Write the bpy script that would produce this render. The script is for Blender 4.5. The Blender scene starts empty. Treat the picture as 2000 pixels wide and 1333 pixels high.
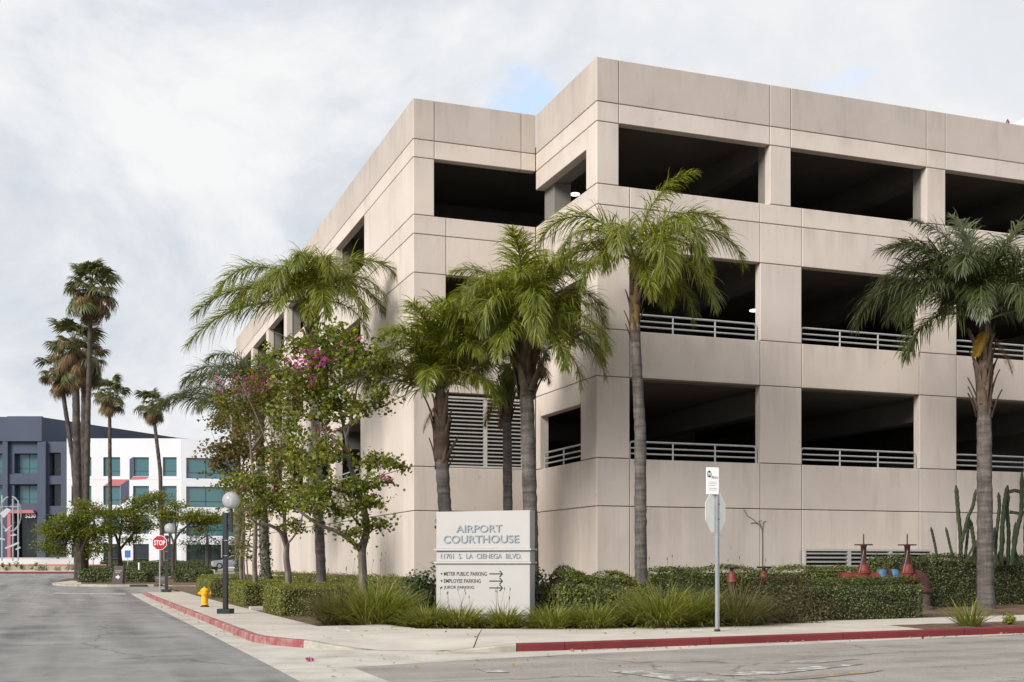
import bpy, math, random
import numpy as np
from mathutils import Vector, Matrix

R = math.radians
rng = np.random.default_rng(7)
random.seed(7)
SC = bpy.context.scene
COL = SC.collection

# ------------------------------------------------------------------ camera
F, YH, H = 2330.0, 1103.0, 1.6           # focal length in photo pixels, horizon row, eye height
cam_d = bpy.data.cameras.new('camera')
cam = bpy.data.objects.new('camera', cam_d)
COL.objects.link(cam)
cam.location = (0, 0, H)
cam.rotation_euler = (R(90), 0, 0)
cam_d.sensor_width = 36.0
cam_d.lens = F / 2000.0 * 36.0
cam_d.shift_y = (YH - 666.5) / 2000.0
cam_d.clip_start = 0.1
cam_d.clip_end = 4000
SC.camera = cam

# ------------------------------------------------------------------ sky, sun, exposure
EXPO = 1.68
SKY_STR = 0.1
SC.view_settings.view_transform = 'Standard'
SC.view_settings.look = 'None'
SC.view_settings.gamma = 1
SC.view_settings.use_curve_mapping = False
SC.view_settings.exposure = EXPO
TH = R(20.3)                              # street direction against the picture plane
CA, SA = math.cos(TH), math.sin(TH)
SUN = Vector((-0.79 * CA + 0.44 * SA, -0.79 * SA - 0.44 * CA, 0.50)).normalized()
SUN_EL = math.asin(SUN.z)
SUN_AZ = math.atan2(SUN.x, SUN.y)

wd = bpy.data.worlds.new('World')
SC.world = wd
wd.use_nodes = True
nt = wd.node_tree
nt.nodes.clear()


def nd(t, typ, **kw):
    n = t.nodes.new(typ)
    for k, v in kw.items():
        if k.startswith('i_'):
            n.inputs[k[2:].replace('_', ' ')].default_value = v
        else:
            setattr(n, k, v)
    return n


def ramp(t, stops, interp='LINEAR'):
    r = t.nodes.new('ShaderNodeValToRGB')
    cr = r.color_ramp
    cr.interpolation = interp
    while len(cr.elements) < len(stops):
        cr.elements.new(0.5)
    for e, (p, c) in zip(cr.elements, stops):
        e.position = p
        e.color = (c[0], c[1], c[2], 1) if not isinstance(c, (int, float)) else (c, c, c, 1)
    return r


def build_sky():
    L = nt.links.new
    tc = nd(nt, 'ShaderNodeTexCoord')
    sep = nd(nt, 'ShaderNodeSeparateXYZ')
    L(tc.outputs['Generated'], sep.inputs[0])
    zc = nd(nt, 'ShaderNodeMath', operation='MAXIMUM')
    zc.inputs[1].default_value = 0.0
    L(sep.outputs['Z'], zc.inputs[0])
    za = nd(nt, 'ShaderNodeMath', operation='ADD')
    za.inputs[1].default_value = 0.42
    L(zc.outputs[0], za.inputs[0])
    dx = nd(nt, 'ShaderNodeMath', operation='DIVIDE')
    dy = nd(nt, 'ShaderNodeMath', operation='DIVIDE')
    L(sep.outputs['X'], dx.inputs[0]); L(za.outputs[0], dx.inputs[1])
    L(sep.outputs['Y'], dy.inputs[0]); L(za.outputs[0], dy.inputs[1])
    cb = nd(nt, 'ShaderNodeCombineXYZ')
    L(dx.outputs[0], cb.inputs[0]); L(dy.outputs[0], cb.inputs[1])
    big = nd(nt, 'ShaderNodeTexNoise', i_Scale=4.2, i_Detail=14.0, i_Roughness=0.60, i_Distortion=0.3)
    mp = nd(nt, 'ShaderNodeMapping')
    mp.inputs['Location'].default_value = (5.3, 2.9, 0.4)
    mp.inputs['Scale'].default_value = (1.0, 1.0, 1.35)
    L(tc.outputs['Generated'], mp.inputs[0]); L(mp.outputs[0], big.inputs['Vector'])
    # display-linear cloud tones, turned into radiance for this exposure and strength
    K = 1.0 / (2 ** EXPO * SKY_STR)
    def c(r, g, b): return (r * K, g * K, b * K)
    col = ramp(nt, [(0.33, (0.58, 0.63, 0.705)), (0.42, (0.66, 0.705, 0.77)), (0.48, (0.735, 0.77, 0.825)), (0.54, (0.83, 0.85, 0.882)), (0.62, (0.935, 0.936, 0.945))])
    L(big.outputs['Fac'], col.inputs[0])
    # the deck thins and brightens to the east side (right of the view), where the gaps are
    dirR = nd(nt, 'ShaderNodeVectorMath', operation='DOT_PRODUCT')
    dirR.inputs[1].default_value = Vector((0.35, 0.80, 0.42)).normalized()
    L(tc.outputs['Generated'], dirR.inputs[0])
    br = nd(nt, 'ShaderNodeMapRange', interpolation_type='SMOOTHSTEP')
    br.inputs['From Min'].default_value = 0.90
    br.inputs['From Max'].default_value = 1.0
    L(dirR.outputs['Value'], br.inputs['Value'])
    mixb = nd(nt, 'ShaderNodeMixRGB', blend_type='MIX')
    mixb.inputs[2].default_value = (0.90, 0.905, 0.92, 1)
    mf = nd(nt, 'ShaderNodeMath', operation='MULTIPLY')
    mf.inputs[1].default_value = 0.62
    L(br.outputs[0], mf.inputs[0]); L(mf.outputs[0], mixb.inputs[0]); L(col.outputs[0], mixb.inputs[1])
    sc = nd(nt, 'ShaderNodeVectorMath', operation='SCALE')
    sc.inputs['Scale'].default_value = K
    L(mixb.outputs[0], sc.inputs[0])
    sky = nd(nt, 'ShaderNodeTexSky', sky_type='NISHITA', sun_disc=False)
    sky.sun_elevation = SUN_EL
    sky.sun_rotation = SUN_AZ
    sky.altitude = 30
    sky.dust_density = 1.5
    # blue gaps: torn holes of a finer noise, only in the thin part of the deck
    fine = nd(nt, 'ShaderNodeTexNoise', i_Scale=5.0, i_Detail=12.0, i_Roughness=0.62, i_Distortion=0.7)
    mp2 = nd(nt, 'ShaderNodeMapping')
    mp2.inputs['Location'].default_value = (0.35, 0.1, 2.0)
    L(cb.outputs[0], mp2.inputs[0]); L(mp2.outputs[0], fine.inputs['Vector'])
    nrm = nd(nt, 'ShaderNodeVectorMath', operation='NORMALIZE')
    L(tc.outputs['Generated'], nrm.inputs[0])
    gaps = None
    for vec, r0, wgt in (((0.012, 1.0, 0.385), 0.055, 0.36), ((0.205, 1.0, 0.475), 0.05, 0.20), ((0.28, 1.0, 0.43), 0.045, 0.18), ((0.42, 1.0, 0.38), 0.12, 0.13), ((-0.005, 1.0, 0.41), 0.04, 0.16)):
        dist = nd(nt, 'ShaderNodeVectorMath', operation='DISTANCE')
        L(nrm.outputs[0], dist.inputs[0])
        dist.inputs[1].default_value = Vector(vec).normalized()
        m = nd(nt, 'ShaderNodeMapRange', interpolation_type='LINEAR')
        m.inputs['From Min'].default_value = r0
        m.inputs['From Max'].default_value = 0.0
        m.inputs['To Max'].default_value = wgt
        L(dist.outputs['Value'], m.inputs['Value'])
        if gaps is None:
            gaps = m
        else:
            mx = nd(nt, 'ShaderNodeMath', operation='MAXIMUM')
            L(gaps.outputs[0], mx.inputs[0]); L(m.outputs[0], mx.inputs[1])
            gaps = mx
    ad = nd(nt, 'ShaderNodeMath', operation='ADD')
    L(gaps.outputs[0], ad.inputs[0]); L(fine.outputs['Fac'], ad.inputs[1])
    gm = nd(nt, 'ShaderNodeMapRange', interpolation_type='SMOOTHSTEP')
    gm.inputs['From Min'].default_value = 0.61
    gm.inputs['From Max'].default_value = 0.86
    gm.inputs['To Max'].default_value = 0.62
    L(ad.outputs[0], gm.inputs['Value'])
    mix = nd(nt, 'ShaderNodeMixRGB')
    L(gm.outputs[0], mix.inputs[0]); L(sc.outputs[0], mix.inputs[1]); L(sky.outputs[0], mix.inputs[2])
    bg = nd(nt, 'ShaderNodeBackground', i_Strength=SKY_STR)
    L(mix.outputs[0], bg.inputs[0])
    out = nd(nt, 'ShaderNodeOutputWorld')
    L(bg.outputs[0], out.inputs[0])


build_sky()
sun_d = bpy.data.lights.new('sun', 'SUN')
sun_d.energy = 1.5
sun_d.angle = R(28)
sun_d.color = (1.0, 0.962, 0.905)
sun = bpy.data.objects.new('sun', sun_d)
COL.objects.link(sun)
sun.rotation_euler = (-SUN).to_track_quat('-Z', 'Y').to_euler()
try:
    SC.cycles.use_denoising = True
    SC.cycles.max_bounces = 8
    SC.cycles.transparent_max_bounces = 8
except Exception:
    pass


# ------------------------------------------------------------------ coordinates
def P(x, y, Y):
    """the point seen at photo pixel (x, y) at the distance Y"""
    return Vector(((x - 1000) / F * Y, Y, H + (YH - y) * Y / F))


def UV(u, v, z=0.0):
    """street coordinates (u along the right-hand street, v along the left-hand one) to world"""
    return Vector((u * CA - v * SA, u * SA + v * CA, z))


def sp(x, w=1.0):
    return w * math.log1p(math.exp(max(-40, min(40, x / w))))


def gz(x, y):
    u = x * CA + y * SA
    return 0.01 * sp(min(u, 45) - 7.7) + 0.012 * (sp(y - 60, 4) - sp(y - 150, 6))


def guv(u, v):
    p = UV(u, v)
    return gz(p.x, p.y)


# ------------------------------------------------------------------ materials
MATS = {}


def base_mat(name):
    m = bpy.data.materials.new(name)
    m.use_nodes = True
    t = m.node_tree
    t.nodes.clear()
    out = nd(t, 'ShaderNodeOutputMaterial')
    b = nd(t, 'ShaderNodeBsdfPrincipled')
    t.links.new(b.outputs[0], out.inputs[0])
    MATS[name] = m
    return m, t, b, out


def plain(name, col, rough=0.6, metal=0.0, var=0.12, scale=6.0, bump=0.0, spec=0.5):
    """a paint or metal with slight mottling"""
    m, t, b, out = base_mat(name)
    L = t.links.new
    tc = nd(t, 'ShaderNodeTexCoord')
    n = nd(t, 'ShaderNodeTexNoise', i_Scale=scale, i_Detail=6.0, i_Roughness=0.6)
    L(tc.outputs['Object'], n.inputs['Vector'])
    lo = tuple(c * (1 - var) for c in col)
    hi = tuple(min(1, c * (1 + var)) for c in col)
    r = ramp(t, [(0.3, lo), (0.7, hi)])
    L(n.outputs['Fac'], r.inputs[0])
    L(r.outputs[0], b.inputs['Base Color'])
    b.inputs['Roughness'].default_value = rough
    b.inputs['Metallic'].default_value = metal
    b.inputs['Specular IOR Level'].default_value = spec
    if bump:
        bp = nd(t, 'ShaderNodeBump', i_Strength=bump, i_Distance=0.01)
        n2 = nd(t, 'ShaderNodeTexNoise', i_Scale=scale * 8, i_Detail=4.0)
        L(tc.outputs['Object'], n2.inputs['Vector'])
        L(n2.outputs['Fac'], bp.inputs['Height'])
        L(bp.outputs[0], b.inputs['Normal'])
    return m


def leafmat(name, cols, trans=0.3, rough=0.5, spec=0.4):
    m, t, b, out = base_mat(name)
    L = t.links.new
    g = nd(t, 'ShaderNodeNewGeometry')
    k = len(cols)
    r = ramp(t, [(i / max(1, k - 1), c) for i, c in enumerate(cols)])
    L(g.outputs['Random Per Island'], r.inputs[0])
    L(r.outputs[0], b.inputs['Base Color'])
    b.inputs['Roughness'].default_value = rough
    b.inputs['Specular IOR Level'].default_value = spec
    tr = nd(t, 'ShaderNodeBsdfTranslucent')
    hs = nd(t, 'ShaderNodeHueSaturation', i_Saturation=1.15, i_Value=1.5)
    L(r.outputs[0], hs.inputs['Color'])
    L(hs.outputs[0], tr.inputs[0])
    mx = nd(t, 'ShaderNodeMixShader')
    mx.inputs[0].default_value = trans
    L(b.outputs[0], mx.inputs[1]); L(tr.outputs[0], mx.inputs[2])
    L(mx.outputs[0], out.inputs[0])
    return m


def concrete_wall(name='painted_concrete', k=1.0):
    m, t, b, out = base_mat(name)
    L = t.links.new
    tc = nd(t, 'ShaderNodeTexCoord')
    g = nd(t, 'ShaderNodeNewGeometry')
    oi = nd(t, 'ShaderNodeObjectInfo')
    n1 = nd(t, 'ShaderNodeTexNoise', i_Scale=0.55, i_Detail=7.0, i_Roughness=0.6)
    L(g.outputs['Position'], n1.inputs['Vector'])
    r1 = ramp(t, [(0.28, tuple(q * k for q in (0.52, 0.45, 0.392))), (0.5, tuple(q * k for q in (0.57, 0.497, 0.436))), (0.75, tuple(q * k for q in (0.60, 0.53, 0.468)))])
    L(n1.outputs['Fac'], r1.inputs[0])
    # run-off streaks: noise stretched along z
    mp = nd(t, 'ShaderNodeMapping')
    mp.inputs['Scale'].default_value = (1.8, 1.8, 0.25)
    L(g.outputs['Position'], mp.inputs[0])
    n2 = nd(t, 'ShaderNodeTexNoise', i_Scale=1.0, i_Detail=8.0, i_Roughness=0.65)
    L(mp.outputs[0], n2.inputs['Vector'])
    r2 = ramp(t, [(0.27, 0.84), (0.46, 1.0)])
    L(n2.outputs['Fac'], r2.inputs[0])
    mu = nd(t, 'ShaderNodeMixRGB', blend_type='MULTIPLY')
    mu.inputs[0].default_value = 0.75
    L(r1.outputs[0], mu.inputs[1]); L(r2.outputs[0], mu.inputs[2])
    # dirt washed down from the top edge of each piece
    mpd = nd(t, 'ShaderNodeMapping')
    mpd.inputs['Scale'].default_value = (1.7, 1.7, 0.09)
    L(g.outputs['Position'], mpd.inputs[0])
    nd_ = nd(t, 'ShaderNodeTexNoise', i_Scale=1.0, i_Detail=6.0, i_Roughness=0.7)
    L(mpd.outputs[0], nd_.inputs['Vector'])
    rd = ramp(t, [(0.46, 0.0), (0.70, 1.0)])
    L(nd_.outputs['Fac'], rd.inputs[0])
    sg_ = nd(t, 'ShaderNodeSeparateXYZ')
    L(tc.outputs['Generated'], sg_.inputs[0])
    md = nd(t, 'ShaderNodeMapRange', interpolation_type='SMOOTHSTEP')
    md.inputs['From Min'].default_value = 0.25
    md.inputs['From Max'].default_value = 1.0
    md.inputs['To Max'].default_value = 0.42
    L(sg_.outputs['Z'], md.inputs['Value'])
    mfd = nd(t, 'ShaderNodeMath', operation='MULTIPLY')
    L(rd.outputs[0], mfd.inputs[0]); L(md.outputs[0], mfd.inputs[1])
    mdirt = nd(t, 'ShaderNodeMixRGB')
    mdirt.inputs[2].default_value = (0.30 * k, 0.26 * k, 0.235 * k, 1)
    L(mfd.outputs[0], mdirt.inputs[0]); L(mu.outputs[0], mdirt.inputs[1])
    mu = mdirt
    # form-tie spots and scuffs
    n4 = nd(t, 'ShaderNodeTexNoise', i_Scale=4.2, i_Detail=2.0)
    L(g.outputs['Position'], n4.inputs['Vector'])
    r4 = ramp(t, [(0.225, 0.70), (0.27, 1.0)])
    L(n4.outputs['Fac'], r4.inputs[0])
    mu4 = nd(t, 'ShaderNodeMixRGB', blend_type='MULTIPLY')
    mu4.inputs[0].default_value = 0.5
    L(mu.outputs[0], mu4.inputs[1]); L(r4.outputs[0], mu4.inputs[2])
    # each cast piece its own slight shade
    rp = ramp(t, [(0, (0.93, 0.93, 0.945)), (1, (1.03, 1.025, 1.02))])
    L(oi.outputs['Random'], rp.inputs[0])
    mu2 = nd(t, 'ShaderNodeMixRGB', blend_type='MULTIPLY')
    mu2.inputs[0].default_value = 1.0
    L(mu4.outputs[0], mu2.inputs[1]); L(rp.outputs[0], mu2.inputs[2])
    L(mu2.outputs[0], b.inputs['Base Color'])
    b.inputs['Roughness'].default_value = 0.85
    b.inputs['Specular IOR Level'].default_value = 0.25
    n3 = nd(t, 'ShaderNodeTexNoise', i_Scale=14.0, i_Detail=6.0)
    L(g.outputs['Position'], n3.inputs['Vector'])
    bp = nd(t, 'ShaderNodeBump', i_Strength=0.18, i_Distance=0.02)
    L(n3.outputs['Fac'], bp.inputs['Height']); L(bp.outputs[0], b.inputs['Normal'])
    return m


def asphalt():
    m, t, b, out = base_mat('asphalt')
    L = t.links.new
    g = nd(t, 'ShaderNodeNewGeometry')
    rot = nd(t, 'ShaderNodeVectorRotate', rotation_type='Z_AXIS')
    rot.inputs['Angle'].default_value = -TH
    L(g.outputs['Position'], rot.inputs['Vector'])
    sep = nd(t, 'ShaderNodeSeparateXYZ')
    L(rot.outputs[0], sep.inputs[0])
    big = nd(t, 'ShaderNodeTexNoise', i_Scale=0.6, i_Detail=9.0, i_Roughness=0.68)
    L(rot.outputs[0], big.inputs['Vector'])
    # wheel-path wear: stretched along each street
    mpl = nd(t, 'ShaderNodeMapping')
    mpl.inputs['Scale'].default_value = (0.9, 0.05, 1)
    mpr = nd(t, 'ShaderNodeMapping')
    mpr.inputs['Scale'].default_value = (0.07, 1.1, 1)
    L(rot.outputs[0], mpl.inputs[0]); L(rot.outputs[0], mpr.inputs[0])
    wl = nd(t, 'ShaderNodeTexNoise', i_Scale=1.0, i_Detail=5.0)
    wr = nd(t, 'ShaderNodeTexNoise', i_Scale=1.0, i_Detail=5.0)
    L(mpl.outputs[0], wl.inputs['Vector']); L(mpr.outputs[0], wr.inputs['Vector'])
    side = nd(t, 'ShaderNodeMapRange', interpolation_type='SMOOTHSTEP')
    side.inputs['From Min'].default_value = 2.5
    side.inputs['From Max'].default_value = 5.0
    L(sep.outputs['X'], side.inputs['Value'])
    mixw = nd(t, 'ShaderNodeMixRGB')
    L(side.outputs[0], mixw.inputs[0]); L(wl.outputs['Fac'], mixw.inputs[1]); L(wr.outputs['Fac'], mixw.inputs[2])
    av = nd(t, 'ShaderNodeMath', operation='ADD')
    L(mixw.outputs[0], av.inputs[0]); L(big.outputs['Fac'], av.inputs[1])
    hv = nd(t, 'ShaderNodeMath', operation='MULTIPLY')
    hv.inputs[1].default_value = 0.5
    L(av.outputs[0], hv.inputs[0])
    rl = ramp(t, [(0.36, (0.11, 0.107, 0.104)), (0.47, (0.20, 0.193, 0.184)), (0.60, (0.28, 0.27, 0.258))])
    rr = ramp(t, [(0.34, (0.145, 0.132, 0.119)), (0.48, (0.265, 0.239, 0.213)), (0.62, (0.335, 0.303, 0.27))])
    L(hv.outputs[0], rl.inputs[0]); L(hv.outputs[0], rr.inputs[0])
    mc = nd(t, 'ShaderNodeMixRGB')
    L(side.outputs[0], mc.inputs[0]); L(rl.outputs[0], mc.inputs[1]); L(rr.outputs[0], mc.inputs[2])
    # aggregate grain
    gr = nd(t, 'ShaderNodeTexNoise', i_Scale=55.0, i_Detail=3.0)
    L(rot.outputs[0], gr.inputs['Vector'])
    rg = ramp(t, [(0.32, 0.62), (0.68, 1.32)])
    L(gr.outputs['Fac'], rg.inputs[0])
    mg = nd(t, 'ShaderNodeMixRGB', blend_type='MULTIPLY')
    mg.inputs[0].default_value = 1.0
    L(mc.outputs[0], mg.inputs[1]); L(rg.outputs[0], mg.inputs[2])
    # cracks
    wob = nd(t, 'ShaderNodeTexNoise', i_Scale=1.2, i_Detail=5.0)
    L(rot.outputs[0], wob.inputs['Vector'])
    va = nd(t, 'ShaderNodeVectorMath', operation='ADD')
    L(rot.outputs[0], va.inputs[0]); L(wob.outputs['Color'], va.inputs[1])
    vo = nd(t, 'ShaderNodeTexVoronoi', feature='DISTANCE_TO_EDGE', i_Scale=0.23)
    L(va.outputs[0], vo.inputs['Vector'])
    rc = ramp(t, [(0.0, 0.35), (0.006, 0.55), (0.012, 1.0)])
    L(vo.outputs['Distance'], rc.inputs[0])
    mcr = nd(t, 'ShaderNodeMixRGB', blend_type='MULTIPLY')
    mcr.inputs[0].default_value = 0.65
    L(mg.outputs[0], mcr.inputs[1]); L(rc.outputs[0], mcr.inputs[2])
    # oil drips and patches
    st = nd(t, 'ShaderNodeTexNoise', i_Scale=1.7, i_Detail=4.0, i_Roughness=0.5)
    L(rot.outputs[0], st.inputs['Vector'])
    rs = ramp(t, [(0.27, 0.6), (0.40, 1.0)])
    L(st.outputs['Fac'], rs.inputs[0])
    ms = nd(t, 'ShaderNodeMixRGB', blend_type='MULTIPLY')
    ms.inputs[0].default_value = 0.35
    L(mcr.outputs[0], ms.inputs[1]); L(rs.outputs[0], ms.inputs[2])
    L(ms.outputs[0], b.inputs['Base Color'])
    b.inputs['Roughness'].default_value = 0.9
    b.inputs['Specular IOR Level'].default_value = 0.3
    bp = nd(t, 'ShaderNodeBump', i_Strength=0.5, i_Distance=0.012)
    L(gr.outputs['Fac'], bp.inputs['Height']); L(bp.outputs[0], b.inputs['Normal'])
    return m


def ground_mat(name, lo, mid, hi, sc1=1.0, grain=40.0, gam=0.5, rough=0.95, bump=0.4, rand=0.0):
    m, t, b, out = base_mat(name)
    L = t.links.new
    g = nd(t, 'ShaderNodeNewGeometry')
    n = nd(t, 'ShaderNodeTexNoise', i_Scale=sc1, i_Detail=8.0, i_Roughness=0.62)
    L(g.outputs['Position'], n.inputs['Vector'])
    r = ramp(t, [(0.3, lo), (0.5, mid), (0.7, hi)])
    L(n.outputs['Fac'], r.inputs[0])
    n2 = nd(t, 'ShaderNodeTexNoise', i_Scale=grain, i_Detail=4.0)
    L(g.outputs['Position'], n2.inputs['Vector'])
    r2 = ramp(t, [(0.3, 0.7), (0.7, 1.25)])
    L(n2.outputs['Fac'], r2.inputs[0])
    mu = nd(t, 'ShaderNodeMixRGB', blend_type='MULTIPLY')
    mu.inputs[0].default_value = gam
    L(r.outputs[0], mu.inputs[1]); L(r2.outputs[0], mu.inputs[2])
    last = mu
    if rand:
        oi = nd(t, 'ShaderNodeObjectInfo')
        rp = ramp(t, [(0, 1 - rand), (1, 1.0)])
        L(oi.outputs['Random'], rp.inputs[0])
        m2 = nd(t, 'ShaderNodeMixRGB', blend_type='MULTIPLY')
        m2.inputs[0].default_value = 1
        L(mu.outputs[0], m2.inputs[1]); L(rp.outputs[0], m2.inputs[2])
        last = m2
    L(last.outputs[0], b.inputs['Base Color'])
    b.inputs['Roughness'].default_value = rough
    b.inputs['Specular IOR Level'].default_value = 0.25
    bp = nd(t, 'ShaderNodeBump', i_Strength=bump, i_Distance=0.01)
    L(n2.outputs['Fac'], bp.inputs['Height']); L(bp.outputs[0], b.inputs['Normal'])
    return m


def worn_paint(name, paint, under, lo, hi, scale=5.0, rough=0.7, stretch=(1, 1, 1)):
    """paint rubbed through to what is below it"""
    m, t, b, out = base_mat(name)
    L = t.links.new
    g = nd(t, 'ShaderNodeNewGeometry')
    mp = nd(t, 'ShaderNodeMapping')
    mp.inputs['Scale'].default_value = stretch
    L(g.outputs['Position'], mp.inputs[0])
    n = nd(t, 'ShaderNodeTexNoise', i_Scale=scale, i_Detail=9.0, i_Roughness=0.7)
    L(mp.outputs[0], n.inputs['Vector'])
    r = ramp(t, [(lo, under), (hi, paint)])
    L(n.outputs['Fac'], r.inputs[0])
    n2 = nd(t, 'ShaderNodeTexNoise', i_Scale=1.3, i_Detail=5.0)
    L(g.outputs['Position'], n2.inputs['Vector'])
    r2 = ramp(t, [(0.3, 0.72), (0.6, 1.08)])
    L(n2.outputs['Fac'], r2.inputs[0])
    mu = nd(t, 'ShaderNodeMixRGB', blend_type='MULTIPLY')
    mu.inputs[0].default_value = 0.8
    L(r.outputs[0], mu.inputs[1]); L(r2.outputs[0], mu.inputs[2])
    L(mu.outputs[0], b.inputs['Base Color'])
    b.inputs['Roughness'].default_value = rough
    return m


def bark_mat(name, lo, hi, ring=9.0, ringamt=0.35):
    m, t, b, out = base_mat(name)
    L = t.links.new
    tc = nd(t, 'ShaderNodeTexCoord')
    mp = nd(t, 'ShaderNodeMapping')
    mp.inputs['Scale'].default_value = (1.5, 1.5, ring)
    L(tc.outputs['Object'], mp.inputs[0])
    n = nd(t, 'ShaderNodeTexNoise', i_Scale=1.0, i_Detail=6.0, i_Roughness=0.6)
    L(mp.outputs[0], n.inputs['Vector'])
    r = ramp(t, [(0.3, lo), (0.7, hi)])
    L(n.outputs['Fac'], r.inputs[0])
    mp2 = nd(t, 'ShaderNodeMapping')
    mp2.inputs['Scale'].default_value = (9, 9, 1.2)
    L(tc.outputs['Object'], mp2.inputs[0])
    n2 = nd(t, 'ShaderNodeTexNoise', i_Scale=1.5, i_Detail=5.0)
    L(mp2.outputs[0], n2.inputs['Vector'])
    r2 = ramp(t, [(0.32, 0.65), (0.6, 1.15)])
    L(n2.outputs['Fac'], r2.inputs[0])
    mu = nd(t, 'ShaderNodeMixRGB', blend_type='MULTIPLY')
    mu.inputs[0].default_value = 0.7
    L(r.outputs[0], mu.inputs[1]); L(r2.outputs[0], mu.inputs[2])
    L(mu.outputs[0], b.inputs['Base Color'])
    b.inputs['Roughness'].default_value = 0.9
    b.inputs['Specular IOR Level'].default_value = 0.2
    bp = nd(t, 'ShaderNodeBump', i_Strength=ringamt, i_Distance=0.03)
    L(n.outputs['Fac'], bp.inputs['Height']); L(bp.outputs[0], b.inputs['Normal'])
    return m


def glassy(name, col, rough=0.06, spec=0.9):
    m, t, b, out = base_mat(name)
    b.inputs['Base Color'].default_value = (*col, 1)
    b.inputs['Roughness'].default_value = rough
    b.inputs['Specular IOR Level'].default_value = spec
    return m


M = MATS
concrete_wall()
concrete_wall('parapet_concrete', 0.80)  # the wall concrete in an evenly darker tone, for the parapet row
asphalt()
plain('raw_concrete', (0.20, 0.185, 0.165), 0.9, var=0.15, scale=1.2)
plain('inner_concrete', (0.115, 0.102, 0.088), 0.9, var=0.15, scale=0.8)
ground_mat('soil', (0.07, 0.045, 0.03), (0.13, 0.085, 0.055), (0.20, 0.14, 0.09), 1.5, 30, 0.8, bump=0.8)
ground_mat('mulch', (0.06, 0.035, 0.025), (0.12, 0.075, 0.05), (0.22, 0.14, 0.09), 6, 28, 1.0, bump=1.0)
ground_mat('far_ground', (0.10, 0.095, 0.09), (0.13, 0.125, 0.12), (0.16, 0.155, 0.145), 0.2, 20, 0.4)
ground_mat('sidewalk_concrete', (0.41, 0.37, 0.315), (0.49, 0.445, 0.385), (0.54, 0.495, 0.43), 0.8, 60, 0.3, bump=0.15, rand=0.10)
ground_mat('gutter_concrete', (0.31, 0.285, 0.245), (0.45, 0.415, 0.36), (0.52, 0.48, 0.42), 0.9, 50, 0.4, bump=0.2)
ground_mat('kerb_concrete', (0.24, 0.22, 0.185), (0.36, 0.33, 0.275), (0.44, 0.40, 0.34), 2.0, 50, 0.4, bump=0.2)
worn_paint('red_kerb_paint', (0.15, 0.013, 0.016), (0.20, 0.09, 0.075), 0.26, 0.38, 3.0)
worn_paint('pale_kerb_paint', (0.25, 0.055, 0.06), (0.34, 0.23, 0.20), 0.36, 0.56, 2.5)  # paler red for the left street, rubbed through more
worn_paint('worn_white_paint', (0.55, 0.54, 0.51), (0.20, 0.185, 0.165), 0.46, 0.58, 4.0, stretch=(1, 1.5, 1))
worn_paint('worn_yellow_paint', (0.42, 0.27, 0.06), (0.20, 0.185, 0.165), 0.50, 0.60, 5.0)
plain('galvanised', (0.30, 0.315, 0.335), 0.45, 0.35, 0.10, 8)
plain('rail_grey', (0.42, 0.42, 0.41), 0.45, 0.2, 0.08, 5)
plain('louver_grey', (0.46, 0.45, 0.42), 0.55, 0.1, 0.08, 3)
plain('sign_panel', (0.40, 0.385, 0.37), 0.5, 0, 0.03, 1.5)
plain('sign_trim', (0.42, 0.41, 0.40), 0.45, 0.1, 0.05, 3)
plain('letter_steel', (0.21, 0.25, 0.28), 0.4, 0.3, 0.08, 4)
plain('letter_black', (0.015, 0.015, 0.016), 0.6, 0, 0.05)
plain('black_paint', (0.012, 0.014, 0.018), 0.35, 0, 0.2, 4)
plain('sign_back', (0.84, 0.86, 0.80), 0.5, 0.1, 0.08, 3)
plain('sign_white', (0.78, 0.78, 0.77), 0.4, 0, 0.03, 3)
plain('sign_red', (0.42, 0.012, 0.025), 0.4, 0, 0.05, 3)
plain('sign_grey', (0.35, 0.36, 0.37), 0.5, 0, 0.05, 3)
plain('hydrant_yellow', (0.70, 0.37, 0.012), 0.45, 0, 0.10, 9)
plain('rust_red', (0.14, 0.019, 0.010), 0.6, 0, 0.35, 7, bump=0.3)
plain('dark_rust', (0.055, 0.017, 0.013), 0.7, 0, 0.35, 6, bump=0.3)
plain('pipe_grey', (0.06, 0.045, 0.035), 0.7, 0, 0.3, 6, bump=0.3)
plain('tarp_blue', (0.035, 0.12, 0.19), 0.6, 0, 0.2, 5)
plain('navy_wall', (0.055, 0.068, 0.105), 0.8, 0, 0.07, 0.4)
plain('white_wall', (0.62, 0.62, 0.64), 0.8, 0, 0.04, 0.3)
plain('accent_red', (0.42, 0.12, 0.13), 0.7, 0, 0.06, 1)
plain('mullion', (0.05, 0.06, 0.07), 0.5, 0.3, 0.1)
plain('low_wall', (0.60, 0.57, 0.55), 0.9, 0, 0.06, 0.7)
plain('planter_wall', (0.34, 0.27, 0.20), 0.9, 0, 0.15, 1.2)
plain('steel_art', (0.48, 0.49, 0.50), 0.3, 0.6, 0.1, 3)
plain('car_silver', (0.50, 0.54, 0.58), 0.25, 0.5, 0.03, 2)
plain('tyre', (0.02, 0.02, 0.02), 0.9, 0, 0.1)
plain('blue_sign', (0.02, 0.12, 0.36), 0.5, 0, 0.05)
plain('brown_sign', (0.055, 0.045, 0.042), 0.6, 0, 0.1)
plain('beacon_red', (0.22, 0.01, 0.05), 0.4, 0, 0.1)
glassy('teal_glass', (0.045, 0.13, 0.145), 0.04, 1.0)
glassy('dark_glass', (0.008, 0.014, 0.015), 0.06, 0.7)
bark_mat('palm_bark', (0.055, 0.048, 0.043), (0.15, 0.132, 0.12), 9, 0.5)
bark_mat('palm_boot', (0.03, 0.021, 0.015), (0.17, 0.12, 0.088), 2.5, 0.6)
bark_mat('palm_shaft', (0.17, 0.10, 0.05), (0.30, 0.21, 0.10), 2.0, 0.2)
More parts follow.
